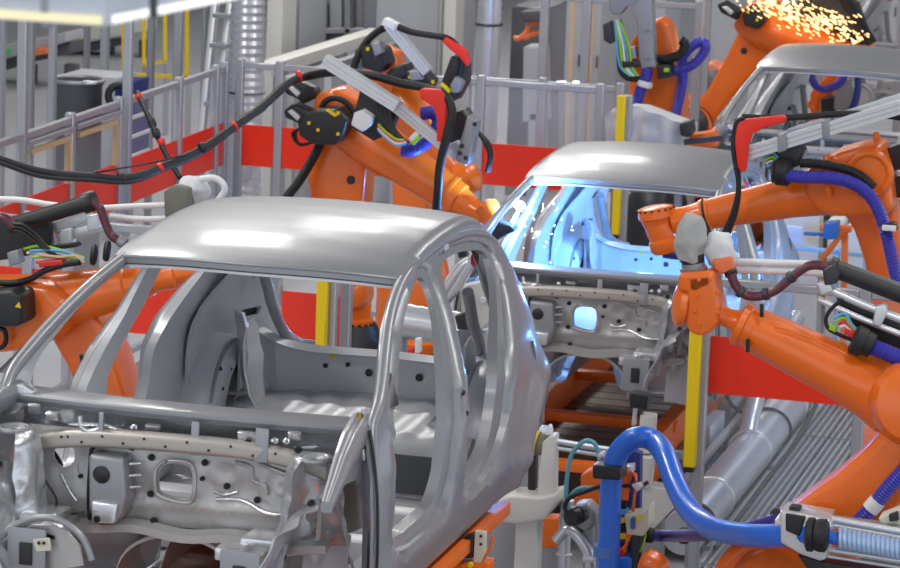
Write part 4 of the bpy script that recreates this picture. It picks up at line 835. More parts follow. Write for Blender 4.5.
def robot_far_sparks():
    Y = 17.9; b = P(690, 150, Y)
    R = thing('welding_robot', 'orange robot leaning right over the third body under a shower of sparks', 'robot', (b.x, b.y, FLOOR), GR)
    pedestal(R, b.x, b.y, b.z-.1, .30)
    la = part_prism('link_arm', R, [(742, 28), (762, 24), (778, 44), (768, 62), (735, 96), (714, 125), (708, 160), (672, 160), (672, 130), (688, 106), (708, 92), (728, 56)], Y, .28, ORANGE, .06, 5)
    bm = B(); p = P(744, 51, Y-.14); lathe(bm, p+V((0, .01, 0)), p+V((0, -.004, 0)), [(0, .03), (1, .03)], 20); obj('round_hole', bm, BLACK, la)
    part_lathe('joint_housing', R, (691, 124, Y-.34), (696, 124, Y-.05), [(0, 10), (.08, 15), (.4, 18), (1, 18)], DARK); part_tube('joint_rim', R, [(676, 116), (690, 110), (704, 116), (709, 132), (706, 148)], Y-.24, 4, ORANGE)
    part_lathe('forearm', R, (748, 24, Y-.1), (872, 58, Y-.1), [(0, 14), (.08, 20), (.3, 22), (.6, 19), (.9, 15), (1, 12)], ORANGE, 36)
    part_prism('forearm_housing', R, [(735, 24), (748, 4), (772, -6), (790, 14), (792, 40), (770, 44), (744, 36)], Y-.05, .32, ORANGE, .05, 4)
    m1 = motor(R, [(744, 12), (752, 4), (764, 8), (768, 20), (760, 28), (746, 25)], Y-.32, .2)
    for u, v in ((748, 12), (757, 20)): part_prism('sticker', m1, [(u-1.3, v-1.3), (u+1.3, v-1.3), (u+1.3, v+1.3), (u-1.3, v+1.3)], Y-.425, .006, YELLOW, 0)
    o = motor(R, [(718, 4), (726, 0), (742, 10), (738, 20), (722, 12)], Y-.3, .14); part_prism('bright_connector', o, [(722, 7), (727, 6), (734, 12), (731, 15)], Y-.38, .03, ALU, .004)
    motor(R, [(790, 2), (830, -8), (858, 2), (868, 30), (866, 44), (850, 40), (820, 18), (796, 14)], Y-.2, .2, BLACK)
    part_tube('black_hose', R, [(838, -12), (850, 8), (862, 28), (872, 44)], Y-.36, 6, RUBBER, .02)
    return R
def robot_far_inside():
    Y = 18.75; b = P(808, 140, Y)
    R = thing('welding_robot', 'orange robot seen through the third body with a blue hose loop', 'robot', (b.x, b.y, FLOOR), GR)
    pedestal(R, b.x, b.y, b.z-.2, .3)
    part_prism('link_arm', R, [(812, 92), (836, 66), (848, 64), (852, 76), (836, 88), (834, 98), (822, 98), (822, 130), (812, 130)], Y, .25, ORANGE, .03, 3)
    part_prism('arm_casting', R, [(796, 66), (812, 66), (812, 80), (798, 80)], Y, .25, ORANGE, .02); part_prism('grey_plate', R, [(836, 84), (850, 78), (856, 100), (848, 112), (834, 108)], Y-.25, .08, GREYM, .01)
    part_tube('blue_hose', R, [(814, 66), (812, 76), (816, 86), (826, 89), (838, 84), (845, 74), (844, 64)], Y-.3, 4, PURPLE, .02)
    part_prism('black_valve_unit', R, [(822, 98), (834, 96), (836, 112), (822, 112)], Y-.2, .14, BLACK, .01)
    part_tube('cable', R, [(858, 66), (858, 84), (856, 100), (850, 114)], Y-.3, 3.4, NAVY)
    for k in range(4): part_tube('orange_cable', R, [(798+k, 84), (800+k*2, 96+k*3), (806+k*2, 104+k), (812, 100+k*3)], Y-.3, 1.2, ORANGE)
    return R
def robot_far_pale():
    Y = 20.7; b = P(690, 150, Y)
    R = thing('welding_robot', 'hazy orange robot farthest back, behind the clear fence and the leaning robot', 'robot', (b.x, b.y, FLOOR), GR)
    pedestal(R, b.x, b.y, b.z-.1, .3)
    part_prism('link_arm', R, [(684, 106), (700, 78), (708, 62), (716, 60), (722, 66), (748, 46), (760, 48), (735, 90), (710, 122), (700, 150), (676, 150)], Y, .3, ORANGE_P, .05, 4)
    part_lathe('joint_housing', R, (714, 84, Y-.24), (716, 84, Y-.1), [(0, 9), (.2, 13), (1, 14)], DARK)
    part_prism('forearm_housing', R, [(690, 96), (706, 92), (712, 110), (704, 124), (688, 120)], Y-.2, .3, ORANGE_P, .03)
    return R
for fn in (robot_front_right, robot_right_rear, robot_middle, robot_middle_behind, robot_left, robot_far_gripper, robot_far_sparks, robot_far_inside, robot_far_pale): fn()

# ================================================================== other bodies in the line
def place_car(t, label):
    c = copy_tree(CAR1); c.location = t; c['label'] = label; return c
for c_, t_, l_ in ((CAR1, None, None), (None, (-.05, 7.187, -.703), 'second bare steel car body in the line, lit blue inside by welding'), (None, (.19, 13.88, -.745), 'third bare steel car body, far right, with sparks flying over its roof'), (None, (-.05, 20.7, -.77), 'last bare steel car body, only its corner showing at the top right')):
    if t_: place_car(t_, l_)
for o in [o for o in COL.objects if o.get('category') == 'car body']: o['group'] = 'bare car bodies in the line'
# ================================================================== setting
bm = B(); box(bm, (0, 16, FLOOR-.1), (46, 64, .2)); struct('floor', bm, CONC)
bm = B(); box(bm, (-4, 40, 3), (50, .3, 8.6)); struct('wall_back', bm, WALLM)
bm = B(); box(bm, (-19, 16, 3), (.3, 64, 8.6)); struct('wall_left', bm, WALLM)
# galvanised walkway of ribbed planks
bm = B(); tr = B()
for i in range(9):
    x0 = .80+i*.21
    for y0 in (3.2, 6.6, 10.0, 13.4):
        box(bm, (x0+.10, y0+1.69, FLOOR+.02), (.20, 3.37, .02))
        for k in range(5): box(tr, (x0+.02+k*.042, y0+1.69, FLOOR+.04), (.017, 3.36, .022), None, 0)
struct('floor_walkway', bm, CABD); struct('floor_tread', tr, GRATE)
# ================================================================== safety fences
def fence(name, label, p0, p1, posts, ztop, band, panels=True, extra_rail=None, tall=(), post_w=.06, midposts=()):
    """run from p0 to p1 (x,y); posts at fractions; band=(z0,z1) of the red sheet"""
    p0, p1 = V((*p0, 0)), V((*p1, 0)); d = p1-p0; L = d.length; a = d.normalized(); ang = math.atan2(a.y, a.x); R = Matrix.Rotation(ang, 3, 'Z')
    r = thing(name, label, 'fence', (p0.x, p0.y, FLOOR), 'safety fences between the stations')
    for i, f in enumerate(posts):
        c = p0+d*f; top = ztop+.02
        if i in tall: top = tall[i]
        bm = B(); box(bm, (c.x, c.y, (FLOOR+top)/2), (post_w, post_w, top-FLOOR), R, .006, 1); q = obj('post', bm, POST, r)
        bm = B(); box(bm, (c.x, c.y, FLOOR+.01), (.12, .12, .02), R, .003, 1); obj('foot_plate', bm, GREYM, q)
    for i in range(len(posts)-1):
        a0, a1 = p0+d*posts[i]+a*post_w*.5, p0+d*posts[i+1]-a*post_w*.5; m_ = (a0+a1)/2; l = (a1-a0).length
        if l < .12: continue
        zs = [ztop-.03, FLOOR+.12]+([extra_rail] if extra_rail else [])
        for z in zs:
            bm = B(); box(bm, (m_.x, m_.y, z), (l, .045, .045), R, .005, 1); obj('rail', bm, POST, r)
        if band:
            bm = B(); box(bm, (m_.x, m_.y, (band[0]+band[1])/2), (l, .012, band[1]-band[0]), R); obj('red_sheet', bm, REDB, r, 'red sheet strip')
        if panels:
            for z0, z1 in (((band[1], ztop-.05), (FLOOR+.14, band[0])) if band else ((FLOOR+.14, ztop-.05),)):
                bm = B(); box(bm, (m_.x, m_.y, (z0+z1)/2), (l, .008, z1-z0), R); obj('clear_panel', bm, GLASS, r)
    return r
lf = fence('safety_fence', 'long left safety fence running back, tan framed panes at its near end', (-4, 7.6), (-4, 12.25), [0, .145, .325, .52, .555, .78, .955, 1], .64, (-.12, .20), True, None, {1: 1.7, 4: 1.4})
for y0, y1 in ((8.36, 9.04), (9.20, 9.92)):
    bm = B(); bar(bm, (-3.975, y0, .50), (-3.975, y1, .50), .02, .035); obj('tan_seal', bm, TANF, lf, 'tan seal strip'); bm = B(); bar(bm, (-3.975, y1-.02, .48), (-3.975, y1-.02, .20), .035, .03); obj('tan_seal', bm, TANF, lf, 'tan seal strip')
    bm = B(); bar(bm, (-3.98, y0-.05, .56), (-3.98, y1+.05, .56), .05, .03); obj('upper_rail', bm, POST, lf)
fence('safety_fence', 'low clear fence with red strip behind the middle robots', (-4, 12.36), (-1.14, 12.36), [.03, .14, .46, .685, 1], .66, (-.13, .18))
fence('safety_fence', 'pale clear fence panels just behind the red-striped middle fence', (-2.35, 13.1), (-1.15, 13.1), [0, .5, 1], .58, None)
fence('safety_fence', 'tall clear fence left of the grey gripper frame', (-2.35, 15.6), (-1.02, 15.6), [0, .27, .98], .98, None, True, None, {}, .07)
fence('safety_fence', 'red-striped fence on the left seen through the front body', (-3.9, 6.15), (-1.18, 6.15), [0, .3, .66, 1], .50, (-.13, .19))
fence('safety_fence', 'red-striped fence on the right behind the front robot forearm', (.86, 6.06), (2.6, 6.06), [-.0, .50, 1], .50, (-.145, .17))
# side rail joining the two low fences
def light_curtain(label, u0, v0, u1, v1, Y, zt=None, w=.055):
    a, b = P(u0, v0, Y), P(u1, v1, Y); x = b.x
    r = thing('light_curtain', label, 'light curtain', (x, Y, FLOOR), 'yellow light curtains')
    bm = B(); box(bm, (x, Y-.02, (a.z+b.z)/2), (w, .05, a.z-b.z), None, .006, 1); obj('yellow_housing', bm, YELLOW, r)
    bm = B(); box(bm, (x, Y-.02, b.z-.012), (w*.8, .045, .03), None, .004, 1); obj('end_cap', bm, BLACK, r)
    bm = B(); box(bm, (x+.038, Y+.035, (FLOOR+a.z)/2), (.06, .055, a.z-FLOOR), None, .006, 1); obj('post', bm, POST, r)
    return r
light_curtain('yellow light curtain in front of the second body, right of the hose', 690, 318, 690, 466, 5.95, w=.066)
light_curtain('yellow light curtain seen through the front windscreen opening', 323, 270, 322, 352, 5.95, w=.06)
light_curtain('yellow light curtain in front of the draped sheet, passing behind the second body', 620, 95, 616, 234, 12.25, w=.06)
# ================================================================== conveyors and carriers
def conveyor(label, y0, y1, z):
    r = thing('conveyor', label, 'conveyor', (0, (y0+y1)/2, FLOOR))
    for sx in (-.58, .31):
        bm = B(); box(bm, (sx, (y0+y1)/2, z-.08), (.10, y1-y0, .28), None, .012); obj('side_beam', bm, ORANGE_D, r)
    bm = B(); box(bm, (-.135, (y0+y1)/2, z-.16), (.80, y1-y0-.1, .03), None, .004); 
    obj('belt', bm, BELT, r)
    for k in range(26):
        y = y0+.2+k*(y1-y0-.4)/25
        bm = B(); box(bm, (-.135, y, z-.138), (.78, (y1-y0-.4)/25-.012, .016), None, .003, 1); obj('belt_slat', bm, BELT, r)
    y = y0+.25
    while y < y1:
        bm = B(); box(bm, (-.145, y, z+.02), (1.04, .09, .06), None, .008); obj('cross_bar', bm, ORANGE_D, r); y += 1.22
    for x in (-.56, .29):
        for y in (y0+.3, (y0+y1)/2, y1-.3):
            bm = B(); box(bm, (x, y, (FLOOR+z-.2)/2), (.12, .14, z-.2-FLOOR), None, .006); obj('leg', bm, DARK, r)
    return r
conveyor('orange framed black conveyor under the second body', 6.55, 11.6, -.83)
conveyor('orange framed black conveyor under the third body', 13.25, 17.3, -.86)
r = thing('lift_carrier', 'orange lifting carrier under the front body', 'carrier', (0, .4, FLOOR))
for sx in (-.74, .76):
    bm = B(); box(bm, (sx, .85, .19), (.13, 2.2, .055), None, .006); sb = obj('side_beam', bm, ORANGE_D, r)
    bm = B(); box(bm, (sx*.97, .25, .06), (.10, 1.35, .21), None, .008); obj('beam_web', bm, ORANGE_D, sb)
for y in (-.55, .75, 1.85):
    bm = B(); box(bm, (0.02, y, .02), (1.40, .18, .12), None, .01); obj('cross_beam', bm, ORANGE_D, r)
bm = B(); box(bm, (.02, .60, -.06), (1.30, 2.4, .03), None, .006); obj('dark_backing_plate', bm, BELT, r, 'black plate added to darken the view under the tunnel')  # black plate added to keep the gap behind the tunnel dark
bm = B(); bar(bm, V((.02, -.40, .02)), V((.20, 1.6, .14)), .14, .10, bevel=.008); obj('spine_beam', bm, ORANGE_D, r)
for sx in (-.62, .66):
    for y in (-.3, 1.5):
        bm = B(); box(bm, (sx, y, (FLOOR-.0)/2), (.16, .18, -FLOOR), None, .01); obj('column', bm, ORANGE_D, r)
# clamp unit on the carrier by the sill
r = thing('sill_clamp', 'small beige clamp with yellow knob under the front body sill', 'clamp', P(478, 560, 1.3)+V((0, 0, -.5)))
part_prism('clamp_plate', r, [(476, 530), (486, 532), (485, 572), (474, 572)], 1.3, .04, BEIGE, .004); part_prism('clamp_body', r, [(465, 536), (476, 532), (475, 556), (464, 556)], 1.32, .08, BLACK, .006)
for v in (536, 544): bm = B(); p = P(481, v, 1.275); cyl(bm, p, p+V((0, -.006, 0)), .006, 10); obj('plate_hole', bm, BLACK, r)
bm = B(); p = P(471, 564, 1.25); cyl(bm, p, p+V((0, -.02, 0)), .012, 12); obj('yellow_knob', bm, YELLOW, r); part_prism('mounting_block', r, [(452, 560), (492, 560), (490, 590), (452, 590)], 1.32, .10, ORANGE_D, .01)
part_tube('orange_cable', r, [(493, 536), (490, 548), (484, 560), (481, 574)], 1.28, 1.5, ORANGE)
# ================================================================== white stand behind the front body
Y = 4.3
r = thing('support_stand', 'off-white steel stand with a yellow edged roller, behind the front body', 'stand', (P(548, 500, Y).x, Y, FLOOR))
zb = lambda u: 568+260
part_prism('lower_post', r, [(519, 508), (541, 508), (533, 760), (508, 760)], Y, .12, OFFW, .01)
part_prism('arm', r, [(494, 497), (516, 491), (546, 493), (562, 489), (563, 498), (549, 515), (520, 519), (490, 515)], Y-.02, .22, OFFW, .015)
part_prism('upper_post', r, [(545, 440), (552, 434), (557, 434), (556, 496), (540, 498), (541, 470)], Y-.02, .10, OFFW, .008)
part_prism('cone_pin', r, [(546, 434), (548, 426), (550, 424), (552, 426), (553, 434)], Y, .04, WHITE, .006)
part_lathe('roller', r, (536, 443, Y+.04), (550, 446, Y+.04), [(0, 10), (.1, 12.5), (.2, 12.5), (.22, 11), (.8, 11), (.82, 12), (1, 12)], mat('roller_grey', (120, 116, 100), .5, .2)); part_lathe('yellow_rim', r, (534.5, 442.6, Y+.03), (537.5, 443.4, Y+.03), [(0, 12), (.5, 13.4), (1, 12)], YELLOW)
part_prism('black_guide', r, [(530, 428), (538, 430), (536, 490), (529, 488)], Y+.05, .06, BLACK, .006); part_prism('black_guide', r, [(522, 446), (529, 444), (526, 470), (514, 488), (512, 486)], Y+.10, .05, BLACK, .006)
bm = B(); tube(bm, [P(556, 441, Y), P(585, 446, Y+.05), P(612, 450, Y+.1)], 3*mpp(Y), 12, 3); obj('silver_rail', bm, ALU, r); bm = B(); tube(bm, [P(556, 448, Y), P(612, 457, Y+.1)], 2.2*mpp(Y), 10, 2); obj('silver_rail', bm, ALU, r)
# sheet metal box under the sill
Y = 4.9
solo('control_cabinet', box(B(), (P(510, 535, Y).x, Y+.05, -.72), (.34, .20, 1.10), None, .01), CABG, 'grey cabinet behind the sill, left of the off-white post', 'cabinet')
r = thing('orange_stop_block', 'orange block behind the off-white post', 'block', P(568, 500, 4.9)+V((0, 0, -.8)))
part_prism('block', r, [(541, 516), (561, 516), (560, 545), (541, 545)], 4.75, .12, ORANGE_D, .006); part_prism('leg', r, [(544, 545), (558, 545), (556, 740), (542, 740)], 4.75, .08, GREYM, .006)
r = thing('orange_bracket', 'orange sheet bracket beside the blue hose', 'bracket', P(590, 500, 4.75)+V((0, 0, -.8)))
part_prism('bracket_plate', r, [(584, 472), (600, 464), (606, 470), (606, 505), (586, 510), (570, 514), (564, 508), (584, 490)], 4.8, .16, ORANGE_D, .008); part_prism('leg', r, [(588, 505), (600, 505), (598, 740), (586, 740)], 4.8, .08, GREYM, .006)
# silver pipes
r = thing('suction_pipe', 'bent silver pipe with a joint band below the black wheel', 'pipe', P(586, 740, 4.2))
part_tube('pipe', r, [(556, 541), (566, 530), (574, 533), (584, 545), (590, 560), (590, 600), (588, 740)], 4.2, 5.6, GALV)
part_lathe('joint_band', r, (584, 557, 4.2), (595, 559, 4.2), [(0, 5.5), (.5, 6.4), (1, 5.5)], ALU)
r = thing('silver_pipe', 'straight silver pipe with a clip, left of the bent pipe', 'pipe', P(564, 740, 4.35))
part_tube('pipe', r, [(568, 500), (566, 520), (564, 560), (562, 740)], 4.35, 6.4, GALV); bm = B(); torus(bm, P(564, 554, 4.35), (0, 0, 1), 6.6*mpp(4.35), .008, 24, 8); obj('pipe_clip', bm, ALU, r)
r = thing('hand_wheel', 'black hand wheel on a grey housing behind the blue hose', 'wheel', P(577, 516, 4.1)+V((0, .1, -.15)))
bm = B(); c = P(577, 516, 4.08); lathe(bm, c+V((-.03, -.05, 0)), c+V((.02, .05, 0)), [(0, .028), (.1, .045), (.45, .05), (.5, .036), (.6, .036), (.65, .045), (1, .036)], 28); obj('wheel', bm, BLACK, r)
part_prism('grey_housing', r, [(576, 502), (590, 500), (599, 510), (598, 522), (588, 530), (578, 524)], 4.25, .12, GREYM, .02); part_prism('leg', r, [(584, 524), (594, 524), (592, 740), (582, 740)], 4.25, .05, GREYM, .006)
for k, pts in enumerate(([(571, 512), (566, 500), (568, 470), (573, 452), (585, 441), (594, 443), (598, 452), (600, 462)], [(570, 497), (578, 489), (590, 488), (602, 489), (618, 487)], [(568, 516), (565, 506), (571, 497), (584, 492), (600, 486)])):
    bm = B(); ptube(bm, pts, 4.05-.03*k, 2.2*mpp(4.05)); solo('air_hose', bm, TEAL if k < 2 else RUBBER, ('teal air hose looping up over the black hand wheel', 'teal air hose running right to the blue connector board', 'black air hose curling round the hand wheel')[k], 'hose', 'air hoses by the hand wheel')
# ================================================================== media board with the big blue hose
Y = 4.0
r = thing('connector_board', 'dark blue board of coloured plugs behind the upright blue hose', 'connector board', (P(630, 520, Y+.12).x, Y+.12, FLOOR))
part_prism('board', r, [(617, 455), (632, 448), (642, 452), (640, 575), (616, 575)], Y+.12, .06, NAVY, .006); part_prism('post', r, [(620, 560), (636, 560), (632, 770), (616, 770)], Y+.16, .08, GREYM, .006)
for k in range(6):
    m_ = (YELLOW, BLACK, SKYB, YELLOW, BLACK, YELLOW)[k]; v = 492+k*8
    part_prism('plug', r, [(617, v), (628, v), (628, v+6), (617, v+6)], Y+.06, .06, m_, .006)
part_prism('red_plug', r, [(616, 548), (626, 548), (626, 555), (616, 555)], Y+.05, .06, WIRER, .006); part_prism('blue_block', r, [(615, 556), (640, 554), (640, 568), (615, 568)], Y+.04, .10, BLUE, .008)
for k in range(3): part_tube('orange_cable', r, [(623+k*2, 500), (624+k*3, 478), (631+k*2, 472+k), (636, 480), (634, 500), (632-k*2, 530), (626, 545+k*3), (623, 548)], Y-.02+.02*k, 1.4, ORANGE)
part_tube('grey_cable', r, [(617, 486), (630, 486), (638, 488), (648, 482)], Y-.02, 2, DARK); part_prism('bright_coupling', r, [(632, 484), (640, 482), (644, 486), (638, 491)], Y-.04, .05, ALU, .006)
r2 = thing('junction_box', 'beige junction box with a yellow sticker beside the dark blue board', 'box', (P(640, 520, Y).x, Y, FLOOR))
part_prism('box', r2, [(627, 512), (648, 510), (652, 502), (652, 524), (646, 533), (630, 531)], Y-.02, .14, BEIGE, .008); part_prism('yellow_sticker', r2, [(637, 515), (641, 515), (640, 521), (636, 521)], Y-.10, .008, YELLOW, 0); part_prism('blue_socket', r2, [(631, 518), (635, 517), (635, 529), (631, 528)], Y-.10, .03, CABB, .004)
part_prism('post', r2, [(632, 531), (641, 531), (638, 770), (628, 770)], Y+.02, .06, DARK, .008)
part_tube('grey_cable', r2, [(640, 531), (641, 541), (638, 556), (634, 575)], Y-.06, 3, DARK); part_tube('yellow_cable', r2, [(646, 533), (644, 542), (640, 552)], Y-.07, 1, GREEN)
bm = B(); ptube(bm, [(606, 600), (608, 560), (610, 520), (611, 485), (615, 460), (626, 444), (640, 437), (655, 442), (666, 458, 3.7), (676, 485, 3.5), (688, 508, 3.3), (705, 524, 3.1), (726, 532, 2.9), (760, 536, 2.6), (800, 534, 2.42), (818, 533, 2.38)], Y-.12, 11.4*mpp(3.3), n=20)
solo('media_hose', bm, BLUE, 'thick bright blue hose rising in an arch then sagging to the right', 'hose', 'thick hoses at the bottom right')
bm = B(); ptube(bm, [(606, 545), (605.4, 556)], Y-.12, 12.3*mpp(Y), n=20, sub=2); solo('hose_sleeve', bm, mat('sleeve_blue', (70, 120, 190), .5), 'pale worn sleeve at the foot of the upright blue hose', 'sleeve')
r = thing('hose_holder', 'black clamp holding the upright blue hose', 'clamp', P(611, 470, Y))
part_prism('clamp_band', r, [(596, 461), (624, 464), (624, 477), (596, 475)], Y-.12, .17, BLACK, .015); part_prism('clamp_arm', r, [(624, 465), (634, 464), (634, 472), (624, 474)], Y+.02, .08, ALU, .006); part_prism('steel_fitting', r, [(597, 454), (605, 450), (609, 458), (601, 462)], Y-.02, .06, SHINY, .012)
bm = B(); ptube(bm, [(648, 535), (670, 536), (700, 535, 3.3), (735, 531, 2.86), (760, 525, 2.72), (776, 520, 2.66)], Y+.10, 6.4*mpp(3.4), n=16); h = solo('violet_media_hose', bm, mat('violet_hose_smooth', (66, 52, 128), .35, 0, .05), 'violet hose running level behind the sagging blue hose', 'hose', 'thick hoses at the bottom right')
for u, v, rr in ((649, 535, 8), (684, 535.5, 8.6)):
    bm = B(); c = P(u, v, Y+.10); lathe(bm, c+V((-.025, 0, 0)), c+V((.025, 0, 0)), [(0, rr*.8*mpp(Y)), (.2, rr*mpp(Y)), (.8, rr*mpp(Y)), (1, rr*.8*mpp(Y))], 20); solo('hose_clip', bm, RUBBER, 'black clip at the left end of the violet hose' if u < 660 else 'black clip halfway along the violet hose', 'clip', 'clips on the violet hose')
# hose retraction unit
Y = 2.42
r = thing('hose_retractor', 'silver spring hose retractor in the bottom right corner', 'hose retractor', P(850, 600, Y), None)
part_prism('end_block', r, [(782, 507), (800, 510), (832, 517), (834, 524), (828, 556), (822, 558), (804, 552), (783, 540)], Y, .12, ALU, .012); part_prism('rear_bracket', r, [(781, 510), (830, 518), (830, 526), (781, 526)], Y+.22, .34, ALU, .01)
part_prism('black_window', r, [(786, 513), (806, 516), (800, 536), (786, 530)], Y-.06, .03, BLACK, .006); part_prism('black_knob', r, [(790, 505), (801, 506), (801, 510), (790, 509)], Y, .06, BLACK, .005)
part_lathe('end_ring', r, (806, 534, Y-.12), (828, 536, Y-.12), [(0, 13), (.1, 17), (.35, 17), (.4, 15), (.6, 16.5), (.9, 16.5), (1, 13)], RUBBER); part_lathe('end_ring', r, (770, 518, Y+.34), (782, 520, Y+.34), [(0, 8), (.2, 10.5), (.8, 10.5), (1, 8)], RUBBER)
for va, vb, w in ((518, 534, 3.4), (524, 540, 2.6), (549, 563, 3.4), (556, 570, 2)):
    bm = B(); tube(bm, [P(826, va, Y+.02), P(915, vb, Y+.02)], w*mpp(Y), 12, 2); obj('guide_rod', bm, ALU, r)
part_prism('top_rail', r, [(832, 517), (915, 527), (915, 533), (832, 523)], Y+.08, .08, GREYM, .006); part_prism('black_plate', r, [(800, 552), (830, 560), (915, 572), (915, 584), (810, 566)], Y+.05, .12, BLACK, .006)
part_tube('inner_hose', r, [(828, 537), (915, 552)], Y-.06, 6.5, BLUE, n=16)
k = mpp(Y); sp = []; a0, a1 = P(839, 538, Y-.06), P(915, 552, Y-.06)
for i in range(16*12+1):
    t = i/(16*12); q = t*16*2*math.pi; sp.append(a0.lerp(a1, t)+V((0, math.cos(q), math.sin(q)))*8.6*k)
bm = B(); tube(bm, sp, .0105, 8, 1); obj('coil_spring', bm, mat('pale_blue_spring', (176, 200, 232), .35, .4), r)
bm = B(); p = P(850, 562, Y+.16); box(bm, (p.x, p.y, (p.z+FLOOR)/2), (.12, .12, p.z-FLOOR), None, .01); obj('support_foot', bm, GREYM, r)
part_prism('side_block', r, [(880, 515), (905, 505), (915, 512), (915, 528), (884, 524)], Y+.15, .12, BEIGE, .008); part_prism('socket', r, [(889, 514), (898, 511), (899, 520), (890, 521)], Y+.08, .03, BLACK, .004)
# orange rounded cover near the bottom
bm = B(); plathe(bm, (640, 560, 3.9), (668, 572, 3.9), [(0, 6), (.05, 11), (.2, 15), (.6, 15), (.9, 11), (1, 5)], 28); 
r = thing('beacon_cover', 'rounded orange cover below the violet hose', 'cover', (P(652, 566, 3.9).x, 3.9, FLOOR)); cv = obj('dome', bm, ORANGE, r); part_prism('post', r, [(648, 572), (662, 572), (658, 780), (644, 780)], 3.9, .08, GREYM, .006)
# grey fixture post with plates under the front rail of the second body
Y = 6.3
r = thing('fixture_post', 'pale grey fixture post carrying the front rail of the second body', 'fixture', (P(650, 430, Y).x, Y, FLOOR))
part_prism('black_clamp', r, [(631, 391), (650, 394), (648, 408), (632, 406)], Y, .10, BLACK, .008); part_prism('pin_post', r, [(634, 406), (637, 406), (636, 425), (632, 425)], Y, .04, ALU, .004)
part_prism('upper_post', r, [(642, 413), (656, 415), (653, 452), (639, 452)], Y+.02, .10, OFFW, .006); part_prism('mid_post', r, [(638, 455), (654, 456), (651, 486), (636, 484)], Y-.03, .12, OFFW, .006)
part_prism('base_box', r, [(652, 484), (668, 486), (672, 492), (676, 506), (656, 526), (634, 522), (634, 484)], Y, .14, OFFW, .006); part_prism('base_leg', r, [(640, 520), (664, 512), (660, 660), (636, 660)], Y+.03, .10, GREYM, .006)
part_prism('cross_rail', r, [(636, 446), (685, 452), (684, 459), (636, 453)], Y+.10, .06, GREYM, .005)
# ================================================================== duct, rails and trays beside the walkway
r = thing('spiral_duct', 'large silver spiral duct lying beside the walkway', 'duct', (.64, 8.2, FLOOR))
ya, yb = 6.75, 11.0; xc, zc, rr = .68, FLOOR+.17, .13
bm = B(); tube(bm, [V((xc, ya, zc)), V((xc+.01, (ya+yb)/2, zc)), V((xc, yb, zc))], rr, 28, 10, ribs=.16, ramp=.03); obj('duct_tube', bm, GALV, r)
for y in (7.6, 8.9, 10.3): bm = B(); torus(bm, (xc, y, zc), (0, 1, 0), rr+.004, .010, 32, 8); obj('duct_band', bm, ALU, r)
for y in (7.0, 9.6): bm = B(); torus(bm, (xc, y, zc), (0, 1, .3), rr+.014, .012, 32, 8); obj('black_strap', bm, RUBBER, r)
for y in (7.1, 9.2, 10.8): bm = B(); box(bm, (xc, y, FLOOR+.015), (.34, .08, .03), None, .004); obj('cradle', bm, GREYM, r)
bm = B(); tube(bm, [V((.66, 8.9, FLOOR+.24)), V((.64, 9.2, FLOOR+.40)), V((.61, 9.8, FLOOR+.52)), V((.61, 10.3, FLOOR+.60)), V((.62, 10.9, FLOOR+.66))], .06, 18, 8, ribs=.05, ramp=.10); solo('flexible_duct', bm, GALV, 'thin ribbed silver duct branching up from the spiral duct', 'duct')
for k, x in enumerate((.505, .47)):
    bm = B(); bar(bm, (x, 6.6, FLOOR+.25-.06*k), (x, 11.0, FLOOR+.25-.06*k), .035, .04); 
    for y in (6.8, 9.4, 10.8): bar(bm, (x, y, FLOOR), (x, y, FLOOR+.24-.06*k), .03, .03)
    solo('guide_rail', bm, ALU, ('silver guide rail next to the spiral duct', 'lower silver guide rail on the belt side of the duct')[k], 'rail', 'guide rails along the duct')
for k, (y, m_) in enumerate(((8.35, GREYM), (9.0, OFFW), (9.75, GREYM), (10.6, OFFW))):
    solo('cover_tray', box(B(), (.41, y, FLOOR+.17), (.08, .5, .34), None, .012), m_, ('grey cover box by the duct, nearest the yellow light curtain', 'off-white cover box by the duct, second from the yellow light curtain', 'grey cover box by the duct, third from the yellow light curtain', 'off-white cover box by the duct, hidden behind the red strip')[k], 'box', 'cover boxes along the duct')
bm = B(); tube(bm, [V((.845, 6.9, FLOOR+.065)), V((.85, 7.6, FLOOR+.07)), V((.845, 8.6, FLOOR+.07)), V((.85, 9.6, FLOOR+.08)), V((.84, 10.6, FLOOR+.16)), V((.80, 11.0, FLOOR+.30))], .016, 10, 6); solo('duct_cable', bm, RUBBER, 'black cable running along the walkway side of the spiral duct', 'cable')
for k, pts in enumerate(([(703, 435, 8.9), (712, 446, 8.9), (726, 449, 8.8), (735, 451, 8.8)], [(726, 393, 9.6), (731, 404, 9.5), (742, 412, 9.4), (752, 416, 9.4)])):
    bm = B(); ptube(bm, pts, 9, .014); solo('floor_cable', bm, RUBBER, ('black cable curving beside the near cover boxes', 'black cable hanging just below the red strip by the duct')[k], 'cable', 'loose cables by the duct')
